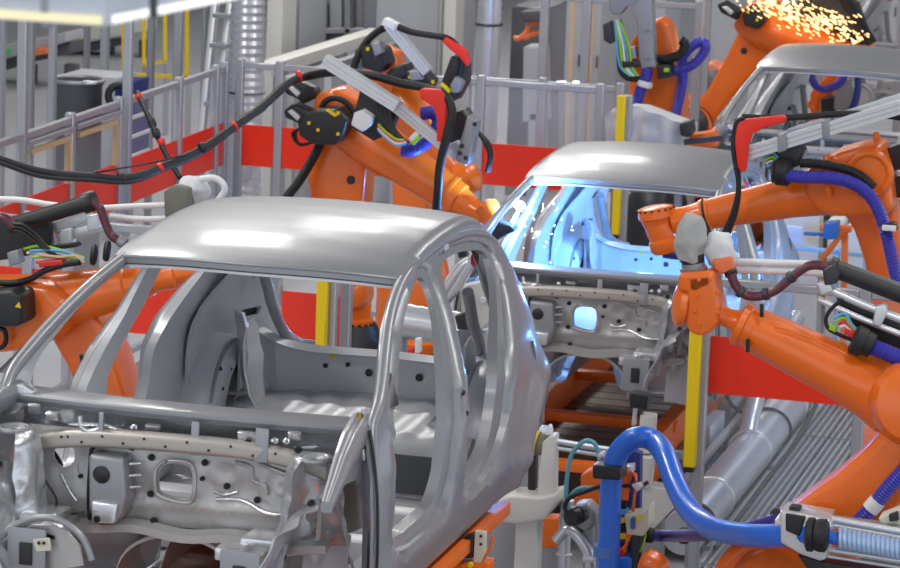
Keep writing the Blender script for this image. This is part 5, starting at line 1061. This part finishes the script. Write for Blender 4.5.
# ================================================================== left: hanging cables
r = thing('hanging_cable', 'black cable bundle with red rings sagging across the upper left', 'cable', P(150, 176, 6.2))
ca = [(-20, 155, 5.4), (0, 160, 5.5), (40, 172, 5.7), (90, 177, 6.0), (130, 178, 6.2), (165, 166, 6.5), (200, 150, 6.8), (235, 126, 7.2), (265, 104, 7.6), (290, 82, 7.9), (309, 76, 8.1)]
part_tube('cable', r, ca, 6, 4.6, RUBBER); part_tube('cable', r, [(u, v+(3 if i % 2 else 4), y-.03) for i, (u, v, y) in enumerate(ca[:9])], 6, 2.4, BLACK)
part_tube('thin_cable', r, [(62, 178, 5.9), (110, 170, 6.1), (150, 163, 6.4), (185, 155, 6.6)], 6, 1, RUBBER)
for i, (u, v, y, ax) in enumerate(((61, 176.5, 5.85, (.3, .2, -.02)), (160, 168, 6.45, (.4, .3, .2)), (234, 127, 7.19, (.4, .4, .25)), (299, 76.5, 8.0, (.4, .2, .1)))): clamp(r, u, v, y, ax, 6, RED, .03, 'red_ring')
for u, v, y in ((121, 178, 6.15), (202, 148, 6.8)): clamp(r, u, v, y, (.4, .3, .1), 6, BLACK, .04, 'black_clip')
r = thing('hanging_cable', 'short black cable with red tip slanting down behind the sagging bundle', 'cable', P(160, 140, 6.9))
part_tube('cable', r, [(137, 92, 7.3), (142, 103, 7.2), (150, 120, 7.1), (158, 138, 7.0), (168, 158, 6.9), (180, 178, 6.8)], 7, 2.8, RUBBER)
for u, v, y in ((139, 97, 7.25), (161.5, 142, 6.97)): clamp(r, u, v, y, (.2, -.1, -.5), 4, RED, .04, 'red_ring')
for u, v, y in ((152, 123, 7.08), (156, 133, 7.0)): clamp(r, u, v, y, (.2, -.1, -.5), 4.4, BLACK, .05, 'black_clip')
# overhead lamp housing close to the camera
Yb = -6.6; a, b, c = P(-60, 16, Yb+.0), P(107, 27, Yb-.15), P(300, -12, Yb+.5)
r = thing('light_fitting', 'blurred grey overhead light fitting with pale strip, top left', 'light fitting', ((a.x+c.x)/2, Yb, b.z), None)
up_ = V((0, 0, .34)); back = V((-.05, .30, 0))
bm = B(); prism(bm, [a, b, b+up_, a+up_], V((0, .12, 0)), .006); prism(bm, [b, c, c+up_, b+up_], V((-.04, .12, 0)), .006); obj('housing', bm, mat('fitting_grey', (205, 211, 222), .5, .1), r)
STRIP = mat('lamp_diffuser', (240, 232, 190), .5, emit=(240, 228, 180), estr=.35)
dz = V((0, -.006, .003))
for p, q, k in ((a, b, 0), (b, c, 1)):
    bm = B(); d_ = (q-p); prism(bm, [p+d_*.03+dz, q-d_*.03*(1-k)+dz, q-d_*.03*(1-k)+dz+V((0, 0, .013)), p+d_*.03+dz+V((0, 0, .013))], V((0, .012, 0)), 0); obj('diffuser_strip', bm, STRIP if k == 0 else mat('lamp_diffuser_white', (240, 240, 236), .5, emit=(240, 240, 232), estr=.5), r)
part_prism('mounting_strap', r, [(43, -30), (51, -30), (51, 28), (43, 26)], Yb-.09, .02, GREYM, .003); part_prism('joint_gap', r, [(151, -30), (156, -30), (156, 17), (151, 18)], Yb-.08, .02, DARK, .003)
# ================================================================== background
def cab(name, label, cat, u0, u1, v0, Y, depth, m_, group=None, panels=0, zt=None):
    a, b = P(u0, v0, Y), P(u1, v0, Y); z = zt if zt is not None else a.z; w = abs(b.x-a.x); x = (a.x+b.x)/2
    r = thing(name, label, cat, (x, Y+depth/2, FLOOR), group)
    bm = B(); box(bm, (x, Y+depth/2, (FLOOR+z)/2), (w, depth, z-FLOOR), None, .012); o = obj('body', bm, m_, r)
    for k in range(panels):
        pw = w/panels; bm = B(); box(bm, (x-w/2+pw*(k+.5), Y-.008, (FLOOR+.1+z-.06)/2), (pw*.9, .02, z-.16-FLOOR), None, .006, 1); d_ = obj('door', bm, m_, r)
        bm = B(); box(bm, (x-w/2+pw*(k+.88), Y-.03, (FLOOR+z)/2+.1), (.02, .03, .12), None, .004, 1); obj('handle', bm, BLACK, d_)
    return r
# tall vertical spiral ducts
for k, (u, Y, w) in enumerate(((246, 12.9, 18), (486, 15.2, 12.5))):
    rr = w*mpp(Y); p = P(u, 100, Y); top = P(u, -30, Y).z
    r = thing('ventilation_duct', ('wide silver vertical duct at the corner of the red-striped fence', 'narrow silver vertical duct behind the red hooks')[k], 'duct', (p.x, Y, FLOOR), 'vertical ventilation ducts')
    bm = B(); tube(bm, [V((p.x, Y, FLOOR)), V((p.x, Y, 0)), V((p.x, Y, top))], rr, 28, 10, ribs=.062, ramp=.09); obj('duct_tube', bm, GALV, r)
    bm = B(); torus(bm, (p.x, Y, P(u, 92 if k == 0 else 24, Y).z), (0, 0, 1), rr+.004, .010, 32, 8); obj('duct_band', bm, DARK, r)
    if k == 0:
        q = P(249, 170, Y); bm = B(); box(bm, (q.x, Y-rr, q.z), (.13, .04, .11), None, .006); obj('grey_label_plate', bm, CABG, r)
# stepladder
r = thing('ladder', 'grey aluminium ladder leaning beside the wide vertical duct', 'ladder', P(214, 240, 14.6))
for (a, b) in (((236, -40), (206, 200)), ((220, -40), (196, 190))):
    bm = B(); bar(bm, P(*a, 14.2), P(*b, 13.9), .05, .09, bevel=.008); obj('stile', bm, ALU, r)
for v in (16, 46, 74, 104, 132, 160):
    t = (v+40)/240; ua, ub = 236-30*t, 220-24*t
    bm = B(); bar(bm, P(ub, v-1, 14.0), P(ua+3, v, 14.0), .10, .035, bevel=.004); obj('step', bm, GREYM, r)
# yellow edged light frames
def frame_px(name, label, pts, Y, wpx, m_):
    bm = B(); k = wpx*mpp(Y)
    for i in range(len(pts)-1): bar(bm, P(*pts[i], Y), P(*pts[i+1], Y), k, k)
    return bm
r = thing('safety_gate', 'yellow edged gate frame beyond the left fence', 'frame', P(155, 110, 19))
for pts in ([(187, -20), (187, 77)], [(124, 74), (187, 77)], [(123, -20), (124, 74)]): 
    bm = B(); bar(bm, P(*pts[0], 19), P(*pts[1], 19), .032, .032); obj('yellow_bar', bm, YELLOW, r)
for u in (123, 187): bm = B(); p = P(u, 76, 19); box(bm, (p.x, 19.05, (FLOOR+p.z)/2), (.05, .05, p.z-FLOOR), None, .004, 1); obj('leg', bm, POST, r)
r = thing('safety_gate', 'smaller yellow frame inside the gate frame', 'frame', P(155, 90, 21))
for pts in ([(165, -20), (165, 61)], [(144, 66), (165, 61)], [(144, -20), (144, 66)]): 
    bm = B(); bar(bm, P(*pts[0], 21), P(*pts[1], 21), .03, .03); obj('yellow_bar', bm, YELLOW, r)
for u in (144, 165): bm = B(); p = P(u, 64, 21); box(bm, (p.x, 21.05, (FLOOR+p.z)/2), (.05, .05, p.z-FLOOR), None, .004, 1); obj('leg', bm, POST, r)
# drum and cabinet
Yd = 13.6; rr = 26*mpp(Yd); c = P(77, 80, Yd)
r = thing('steel_drum', 'dark grey round drum behind the left fence', 'drum', (c.x, Yd, FLOOR))
bm = B(); lathe(bm, (c.x, Yd, FLOOR), (c.x, Yd, c.z), [(0, rr*.96), (.02, rr), (.97, rr), (.985, rr*1.06), (1, rr*1.06), (1, rr*.98), (.96, rr*.96)], 40); obj('drum_body', bm, CABD, r)
bm = B(); torus(bm, (c.x, Yd, c.z), (0, 0, 1), rr*1.03, .018, 40, 8); obj('rim', bm, GREYM, r)
bm = B(); p = P(97, 83, Yd); torus(bm, (p.x, Yd-rr*.8, c.z+.01), (0, 0, 1), .05, .012, 20, 8); obj('lifting_ring', bm, ALU, r)
cab('machine_cabinet', 'mid grey box with pale top behind the round drum', 'cabinet', 62, 118, 74, 15.0, .45, CABG)
r = thing('blue_crate_stack', 'blue crates stacked behind the left fence post', 'crate', P(134, 170, 13.6)+V((0, 0, -.5)))
for k in range(4):
    part_prism('crate', r, [(124, 80+k*19), (141, 79+k*19), (140, 95+k*19), (123, 96+k*19)], 13.6, .4, NAVY, .012); part_prism('white_edge', r, [(123, 95+k*19), (141, 94+k*19), (141, 98+k*19), (123, 99+k*19)], 13.6, .42, WHITE, .006)
bm = B(); c = P(119, 96, 13.3); torus(bm, c, (.5, -1, .2), .085, .03, 28, 10)
bar(bm, c+V((0, 0, -.1)), V((c.x, c.y, FLOOR)), .03, .03); solo('coiled_hose', bm, RUBBER, 'small black hose coil by the blue crates', 'hose')
# far posts on the left
for k, (u, v0, Y, w) in enumerate(((2, -20, 14.2, 5), (30, 25, 11.5, 7), (52, 25, 12.2, 7), (86, 20, 17, 5), (104, 30, 16.5, 8), (150, 20, 15.5, 6), (177, 15, 14.6, 8), (203, -10, 15.8, 4))):
    p = P(u, 100, Y); bm = B(); box(bm, (p.x, Y, (FLOOR+1.9)/2), (w*mpp(Y), .07, 1.9-FLOOR), None, .006, 1)
    lab = ['thin grey post at the far left edge', 'dark backed grey post second from the left edge', 'grey post left of the round drum', 'slim grey post rising behind the drum', 'wide pale post behind the grey box', 'grey post inside the yellow gate', 'wide grey post left of the ladder', 'thin pale post touching the ladder'][k]
    solo('machine_post', bm, POST if k % 2 == 0 else GREYM, lab, 'post', 'upright posts beyond the left fence')
# dark conveyor machine at the far left top
r = thing('transfer_machine', 'dark transfer machine across the aisle at the upper left', 'machine', (P(10, 55, 24).x, 24, FLOOR))
part_prism('deck', r, [(-20, 50), (75, 30), (75, 40), (-20, 66)], 24, .5, CABG, .02); part_prism('dark_body', r, [(-20, 62), (78, 40), (78, 52), (40, 60), (-20, 78)], 24.1, .4, CABD, .02); part_prism('orange_bar', r, [(32, 49), (50, 47), (50, 53), (32, 56)], 23.7, .2, ORANGE_P, .01)
for u in (-10, 30, 72): p = P(u, 64, 24.1); bm = B(); box(bm, (p.x, 24.1, (FLOOR+p.z)/2), (.14, .14, p.z-FLOOR), None, .006); obj('leg', bm, CABD, r)
part_prism('green_box', r, [(3, 48), (9, 48), (9, 54), (3, 54)], 23.6, .1, mat('green_paint', (60, 170, 90), .5), .006)
r = thing('transfer_machine', 'pale conveyor deck at the top, right of the far dark transfer machine', 'machine', (P(110, 30, 27).x, 27, FLOOR))
part_prism('deck', r, [(55, 34), (150, 18), (150, 30), (55, 46)], 27, .5, OFFW, .02); part_prism('dark_body', r, [(70, 46), (118, 38), (118, 46), (70, 54)], 27.1, .4, CABD, .02); part_prism('yellow_hose_reel', r, [(74, 40), (81, 36), (82, 40), (76, 45)], 26.7, .1, YELLOW, .006)
for u in (64, 108, 146): p = P(u, 40, 27.1); bm = B(); box(bm, (p.x, 27.1, (FLOOR+p.z)/2), (.14, .14, p.z-FLOOR), None, .006); obj('leg', bm, CABD, r)
# centre background machines
cab('machine_column', 'off-white machine column right of the wide vertical duct', 'column', 268, 284, -30, 16.0, .4, OFFW)
cab('machine_cabinet', 'grey cabinet against the off-white column', 'cabinet', 284.5, 301, -30, 16.5, .8, CABG)
r = cab('machine_cabinet', 'large plain grey cabinet above the red hooks', 'cabinet', 378, 444, -40, 17.5, 1.2, CABG, None, 1)
cab('machine_column', 'off-white column right of the large plain cabinet', 'column', 446, 458, -40, 17.2, .3, OFFW)
r = thing('machine_rack', 'grey open machine rack with dark bays at the top centre', 'rack', (P(338, 40, 19).x, 19.4, FLOOR))
for u0, u1, v0, v1, m_ in ((301, 378, 28, 33, GREYM), (301, 378, 44, 49, GREYM), (318, 326, -30, 44, GREYM), (346, 352, -30, 44, GREYM), (366, 378, -30, 44, GREYM)):
    part_prism('frame_member', r, [(u0, v0), (u1, v0), (u1, v1), (u0, v1)], 19, .12, m_, .008)
for u0, u1, v0, v1, m_ in ((301, 318, -20, 27, CABG), (326, 334, 2, 27, CABD), (334, 346, -20, 28, CABG), (352, 366, -20, 30, GREYM), (300, 318, 33, 44, BLACK), (326, 345, 34, 43, CABD)):
    part_prism('bay_panel', r, [(u0, v0), (u1, v0), (u1, v1), (u0, v1)], 19.3, .3, m_, .008)
for u in (304, 340, 374): p = P(u, 48, 19.1); bm = B(); box(bm, (p.x, 19.1, (FLOOR+p.z)/2), (.12, .12, p.z-FLOOR), None, .006); obj('leg', bm, GREYM, r)
r = thing('roller_conveyor', 'long pale conveyor beam running back behind the middle robot', 'conveyor', (P(320, 60, 16).x, 16, FLOOR))
pa, pb = P(262, 70, 14.2), P(378, 36, 17.2); pb.z = pa.z
bm = B(); bar(bm, pa, pb, .16, .10, bevel=.008); obj('beam', bm, OFFW, r); q0, q1 = pa+V((.14, .2, -.10)), pb+V((.14, .2, -.10)); bm = B(); bar(bm, q0, q1, .08, .06, bevel=.008); obj('lower_beam', bm, GREYM, r)
for f in (.15, .45, .85): p = pa.lerp(pb, f); bm = B(); box(bm, (p.x, p.y, (FLOOR+p.z-.05)/2), (.10, .10, p.z-.05-FLOOR), None, .006); obj('leg', bm, GREYM, r)
r = thing('yellow_cage', 'yellow wire cage at the top, left of the narrow duct', 'cage', (P(465, 10, 19.4).x, 19.4, FLOOR))
for u in (456, 464, 472): p = P(u, 15, 19.4); bm = B(); box(bm, (p.x, 19.4, (FLOOR+1.4)/2), (.05, .05, 1.4-FLOOR), None, .004, 1); obj('upright', bm, YELLOW, r)
for v in (-8, 4, 15): bm = B(); bar(bm, P(456, v, 19.4), P(472, v, 19.4), .04, .04); obj('crossbar', bm, YELLOW, r)
# pale machines behind the tall clear fence
cab('machine_cabinet', 'dark grey machine housing behind the tall clear fence', 'cabinet', 512, 548, 6, 19.0, .8, CABD)
cab('machine_cabinet', 'pale cabinet behind the tall clear fence, by the tan posts', 'cabinet', 550, 604, -30, 21.0, .8, mat('pale_cabinet', (172, 176, 184), .55, .05, .06), None, 3)
cab('machine_cabinet', 'pale cabinet behind the grey gripper frame', 'cabinet', 606, 668, -30, 22.0, .8, MATS['pale_cabinet'], None, 2)
cab('machine_cabinet', 'pale cabinet between the two far orange robots', 'cabinet', 672, 742, -30, 23.0, .8, MATS['pale_cabinet'], None, 2)
cab('machine_cabinet', 'wide grey cabinet at the top right edge, behind the last body', 'cabinet', 745, 905, -60, 29, .8, CABG, None, 4)
for k, u in enumerate((571, 590)):
    p = P(u, 60, 17.5); solo('tan_post', box(B(), (p.x, 17.5, (FLOOR+1.3)/2), (.04, .04, 1.3-FLOOR), None, .004, 1), TANF, ('tan post behind the tall clear fence, left of the pair', 'tan post behind the tall clear fence, right of the pair')[k], 'post', 'tan posts')
r = thing('handling_robot', 'small pale orange gripper arm behind the tall clear fence', 'robot', (P(530, 60, 17.6).x, 17.6, FLOOR))
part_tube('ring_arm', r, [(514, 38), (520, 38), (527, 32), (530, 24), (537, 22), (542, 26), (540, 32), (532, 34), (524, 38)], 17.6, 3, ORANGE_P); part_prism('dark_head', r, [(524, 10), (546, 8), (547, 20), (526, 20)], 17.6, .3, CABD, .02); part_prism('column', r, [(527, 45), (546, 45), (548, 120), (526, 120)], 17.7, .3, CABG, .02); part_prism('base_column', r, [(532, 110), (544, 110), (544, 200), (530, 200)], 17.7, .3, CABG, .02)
for k, (u0, u1) in enumerate(((557, 566), (573, 582))):
    r = thing('lit_panel', ('small white lit panel low behind the clear fence, left of the pair', 'small white lit panel low behind the clear fence, right of the pair')[k], 'panel', P((u0+u1)/2, 92, 16.4)+V((0, 0, -.2)), 'white lit panels')
    part_prism('screen', r, [(u0, 81), (u1, 81), (u1, 89), (u0, 89)], 16.4, .03, SCREEN, .003); part_prism('stand', r, [(u0+2, 89), (u1-2, 89), (u1-2, 240), (u0+2, 240)], 16.45, .05, GREYM, .004)
# fence behind the gripper frame with white rails
fence('safety_fence', 'tall clear fence with white rail behind the upright gripper robot', (-1.75, 19.7), (.1, 19.7), [0, .32, .6, 1], .82, None, True, None, {}, .07)
# draped sheet
Y = 12.72
r = thing('dust_sheet', 'pale grey sheet draped over a block in front of the third body', 'sheet', (P(650, 200, Y).x, Y, FLOOR))
OUT = [(606, 116), (614, 108), (626, 105), (640, 106), (656, 112), (672, 118), (688, 124), (689, 140), (680, 150), (660, 150), (606, 152)]
def shf(u, v): p = P(u, v, Y); k = .10*math.sin(u*.25+v*.05)*.4+nz((u*.05, v*.05, 1), 1.3, .04); return p+V((0, -.05+k, 0))
bm = B(); plate(bm, OUT, [], shf, 4, 0, lambda u, v: P(u, v, Y)+V((0, .35, -.03))); obj('sheet', bm, SHEET, r, None, 70)
part_prism('covered_block', r, [(610, 125), (684, 130), (684, 190), (610, 190)], Y+.18, .25, GREYM, .02)
for u in (616, 678): part_prism('leg', r, [(u-3, 180), (u+3, 180), (u+3, 330), (u-3, 330)], Y+.18, .10, GREYM, .004)
part_prism('dark_clamp', r, [(682, 122), (692, 120), (694, 132), (690, 136), (683, 134)], Y-.1, .2, BLACK, .01); part_prism('orange_plate', r, [(690, 134), (716, 130), (718, 146), (690, 150)], Y+.1, .16, ORANGE_D, .01)
bm = B(); bar(bm, P(684, 142, Y-.1), P(722, 138, Y-.1), .03, .04); obj('dark_lever', bm, DARK, r)
# right background beyond the second body
Y = 11.3
r = thing('column_pair', 'off-white machine columns seen under the right rear robot arm', 'column', (P(800, 330, Y).x, Y, FLOOR))
for u0, u1, v0 in ((786, 822, 206), (830, 846, 218), (850, 872, 222)): part_prism('column', r, [(u0, v0), (u1, v0), (u1-6, 400), (u0-6, 400)], Y+.4, .2, OFFW, .01)
r = thing('wall_box', 'blue box on an orange bracket under the right rear robot arm', 'box', (P(832, 232, 10.9).x, 10.9, FLOOR))
part_prism('box', r, [(825, 222), (839, 221), (838, 238), (825, 238)], 10.8, .14, CABB, .008); part_prism('orange_arm', r, [(820, 224), (852, 226), (852, 232), (846, 232), (832, 252), (822, 262), (822, 254), (838, 234), (820, 230)], 10.95, .08, ORANGE, .008); part_prism('blue_tube', r, [(804, 232), (826, 233), (826, 236), (804, 235)], 10.85, .04, CABB, .004)
part_prism('post', r, [(842, 230), (848, 230), (845, 420), (839, 420)], 11.0, .06, ORANGE_D, .004)
r = thing('guard_rail', 'guard rail coloured as if lit blue by welding, right of the second body', 'rail', (P(830, 260, 11.2).x, 11.2, FLOOR))
part_prism('top_rail', r, [(789, 245), (866, 253), (866, 257), (789, 249)], 11.2, .05, LBLUE, .004)
for u in (792, 836, 864): part_prism('upright', r, [(u, 248), (u+4, 248), (u-1, 420), (u-5, 420)], 11.2, .05, LBLUE, .004)
part_prism('white_panel', r, [(783, 225), (803, 227), (803, 243), (785, 242)], 11.25, .05, mat('panel_white', (190, 205, 235), .5), .006)
# spiral pipe behind the front body
r = thing('extraction_pipe', 'horizontal silver spiral pipe seen through the front body door', 'pipe', (P(420, 325, 5.0).x, 5.0, FLOOR))
bm = B(); tube(bm, [P(392, 319, 5.2), P(430, 325, 5.2), P(475, 332, 5.2)], 18*mpp(5.2), 28, 8, ribs=.06, ramp=.05); obj('pipe', bm, GALV, r)
for u in (400, 460): p = P(u, 335, 5.2); bm = B(); box(bm, (p.x, 5.2, (FLOOR+p.z)/2), (.06, .10, p.z-FLOOR), None, .004); obj('stand', bm, GREYM, r)
part_prism('red_valve', r, [(409, 348), (414, 348), (414, 353), (409, 353)], 5.0, .05, WIRER, .004); part_prism('white_cap', r, [(416, 338), (421, 338), (421, 352), (416, 352)], 5.0, .05, WHITE, .004)
r = thing('clamp_tool', 'white and silver clamping tool seen through the rear door of the front body', 'tool', (P(475, 300, 4.4).x, 4.4, FLOOR))
part_prism('bright_arm', r, [(446, 296), (470, 258), (476, 252), (480, 258), (462, 288), (450, 300)], 4.4, .06, SHINY, .01); part_prism('white_body', r, [(462, 285), (494, 278), (496, 318), (480, 332), (464, 320)], 4.5, .12, OFFW, .02); part_prism('dark_link', r, [(456, 315), (466, 312), (470, 336), (462, 342)], 4.4, .06, BLACK, .008)
for u, v in ((472, 314), (484, 300), (470, 296)): bm = B(); p = P(u, v, 4.42); cyl(bm, p, p+V((0, -.02, 0)), .018, 14); obj('pivot', bm, ALU, r)
part_prism('grey_post', r, [(468, 330), (492, 330), (488, 620), (462, 620)], 4.55, .12, CABG, .012); part_prism('blue_hose_end', r, [(476, 262), (482, 258), (484, 270), (478, 274)], 4.45, .04, BLUE, .006); part_prism('sensor', r, [(458, 250), (466, 248), (468, 256), (460, 258)], 4.4, .05, BLACK, .006); bm = B(); bar(bm, P(470, 252, 4.4), P(478, 246, 4.4), .03, .03); obj('lever', bm, ALU, r)
# sparks over the third body
bm = B()
for i in range(420):
    t = random.random(); u = 752+105*t+random.gauss(0, 10); v = -4+38*t+random.gauss(0, 8); y = 17.25+random.random()*.3
    if v > 46 or u > 868: continue
    a = P(u, v, y); d_ = V((random.uniform(.4, 1), 0, -random.uniform(.15, .6))).normalized(); L = random.uniform(.012, .045)
    bar(bm, a, a+d_*L, .0045, .0045)
for i in range(46):
    u, v = random.gauss(535, 14), random.gauss(222, 14); a = P(u, v, 8.15+random.random()*.3); d_ = V((random.gauss(0, 1), random.gauss(0, 1), random.gauss(0, 1))).normalized()
    if 0: bar(bm, a, a+d_*.02, .004, .004)
solo('spark_shower', bm, SPARKM, 'shower of bright orange grinding sparks over the third body', 'sparks', None, 'stuff')
bm = B()
for i in range(28):
    u, v = random.gauss(540, 16), random.gauss(215, 14); a = P(u, v, 8.0+random.random()*.25); d_ = V((random.gauss(0, 1), random.gauss(0, 1), random.gauss(0, 1))).normalized(); bar(bm, a, a+d_*random.uniform(.004, .014), .0035, .0035)
solo('weld_spatter', bm, mat('white_spark', (255, 250, 235), .5, emit=(255, 248, 230), estr=6), 'tiny white weld sparks inside the left window of the second body', 'sparks', None, 'stuff')
bm = B(); bmesh.ops.create_icosphere(bm, subdivisions=2, radius=.03)
for v in bm.verts: v.co += P(520, 206, 7.62)
solo('weld_arc', bm, BLUEGL, 'blue-white welding arc at the left pillar of the second body', 'welding arc')
# cable end in the bulkhead opening of the front body
r = thing('wire_bundle', 'bundle of taped coloured wires in the left bulkhead hole of the front body', 'wires', P(52, 462, .12))
for k, (m_, du) in enumerate(((GREEN, 0), (mat('pink_tape', (235, 110, 110), .5), 3), (BLACK, -3), (BLACK, 6))): part_tube('wire', r, [(42+du, 446, .10), (49+du, 454, .06), (55+du, 464, .05), (57+du, 472, .08)], .1, 2.2, m_)

# ================================================================== light
w = bpy.data.worlds.new('hall'); S.world = w; w.use_nodes = True
bg = w.node_tree.nodes['Background']; bg.inputs['Color'].default_value = (.80, .86, .95, 1); bg.inputs['Strength'].default_value = 1.0
def area(name, loc, size, e, rot=(0, 0, 0), col=(1, .97, .93)):
    d = bpy.data.lights.new(name, 'AREA'); d.shape = 'RECTANGLE'; d.size, d.size_y = size; d.energy = e; d.color = col
    o = bpy.data.objects.new(name, d); COL.objects.link(o); o.location = loc; o.rotation_euler = rot; return o
bm = B(); box(bm, (0, 14, 7.6), (46, 62, .2)); struct('ceiling', bm, mat('ceiling_paint', (120, 124, 130), .8, 0, .08, .5))
for y in (-9, -4, 2, 8, 14, 19.4, 23.8, 29): area('hall_lamp', (-5, y, 7.2), (1.3, 1.3), 200)
for y in (-8, -2, 4, 10, 16, 22): area('hall_lamp', (4.2, y, 7.2), (.8, 3.2), 135)
def point(name, loc, e, col, r=.03):
    d = bpy.data.lights.new(name, 'POINT'); d.energy = e; d.color = col; d.shadow_soft_size = r
    o = bpy.data.objects.new(name, d); COL.objects.link(o); o.location = loc
BL = (.14, .42, 1)
point('arc_light', P(525, 205, 8.02), 65, BL, .02)
point('arc_light', (-.1, 9.2, .1), 30, BL, .05)
point('arc_light', (1.40, 9.0, .35), 24, BL, .05)
S.view_settings.view_transform = 'Standard'; S.view_settings.look = 'None'; S.view_settings.exposure = .42; S.view_settings.gamma = 1
S.view_settings.use_curve_mapping = False
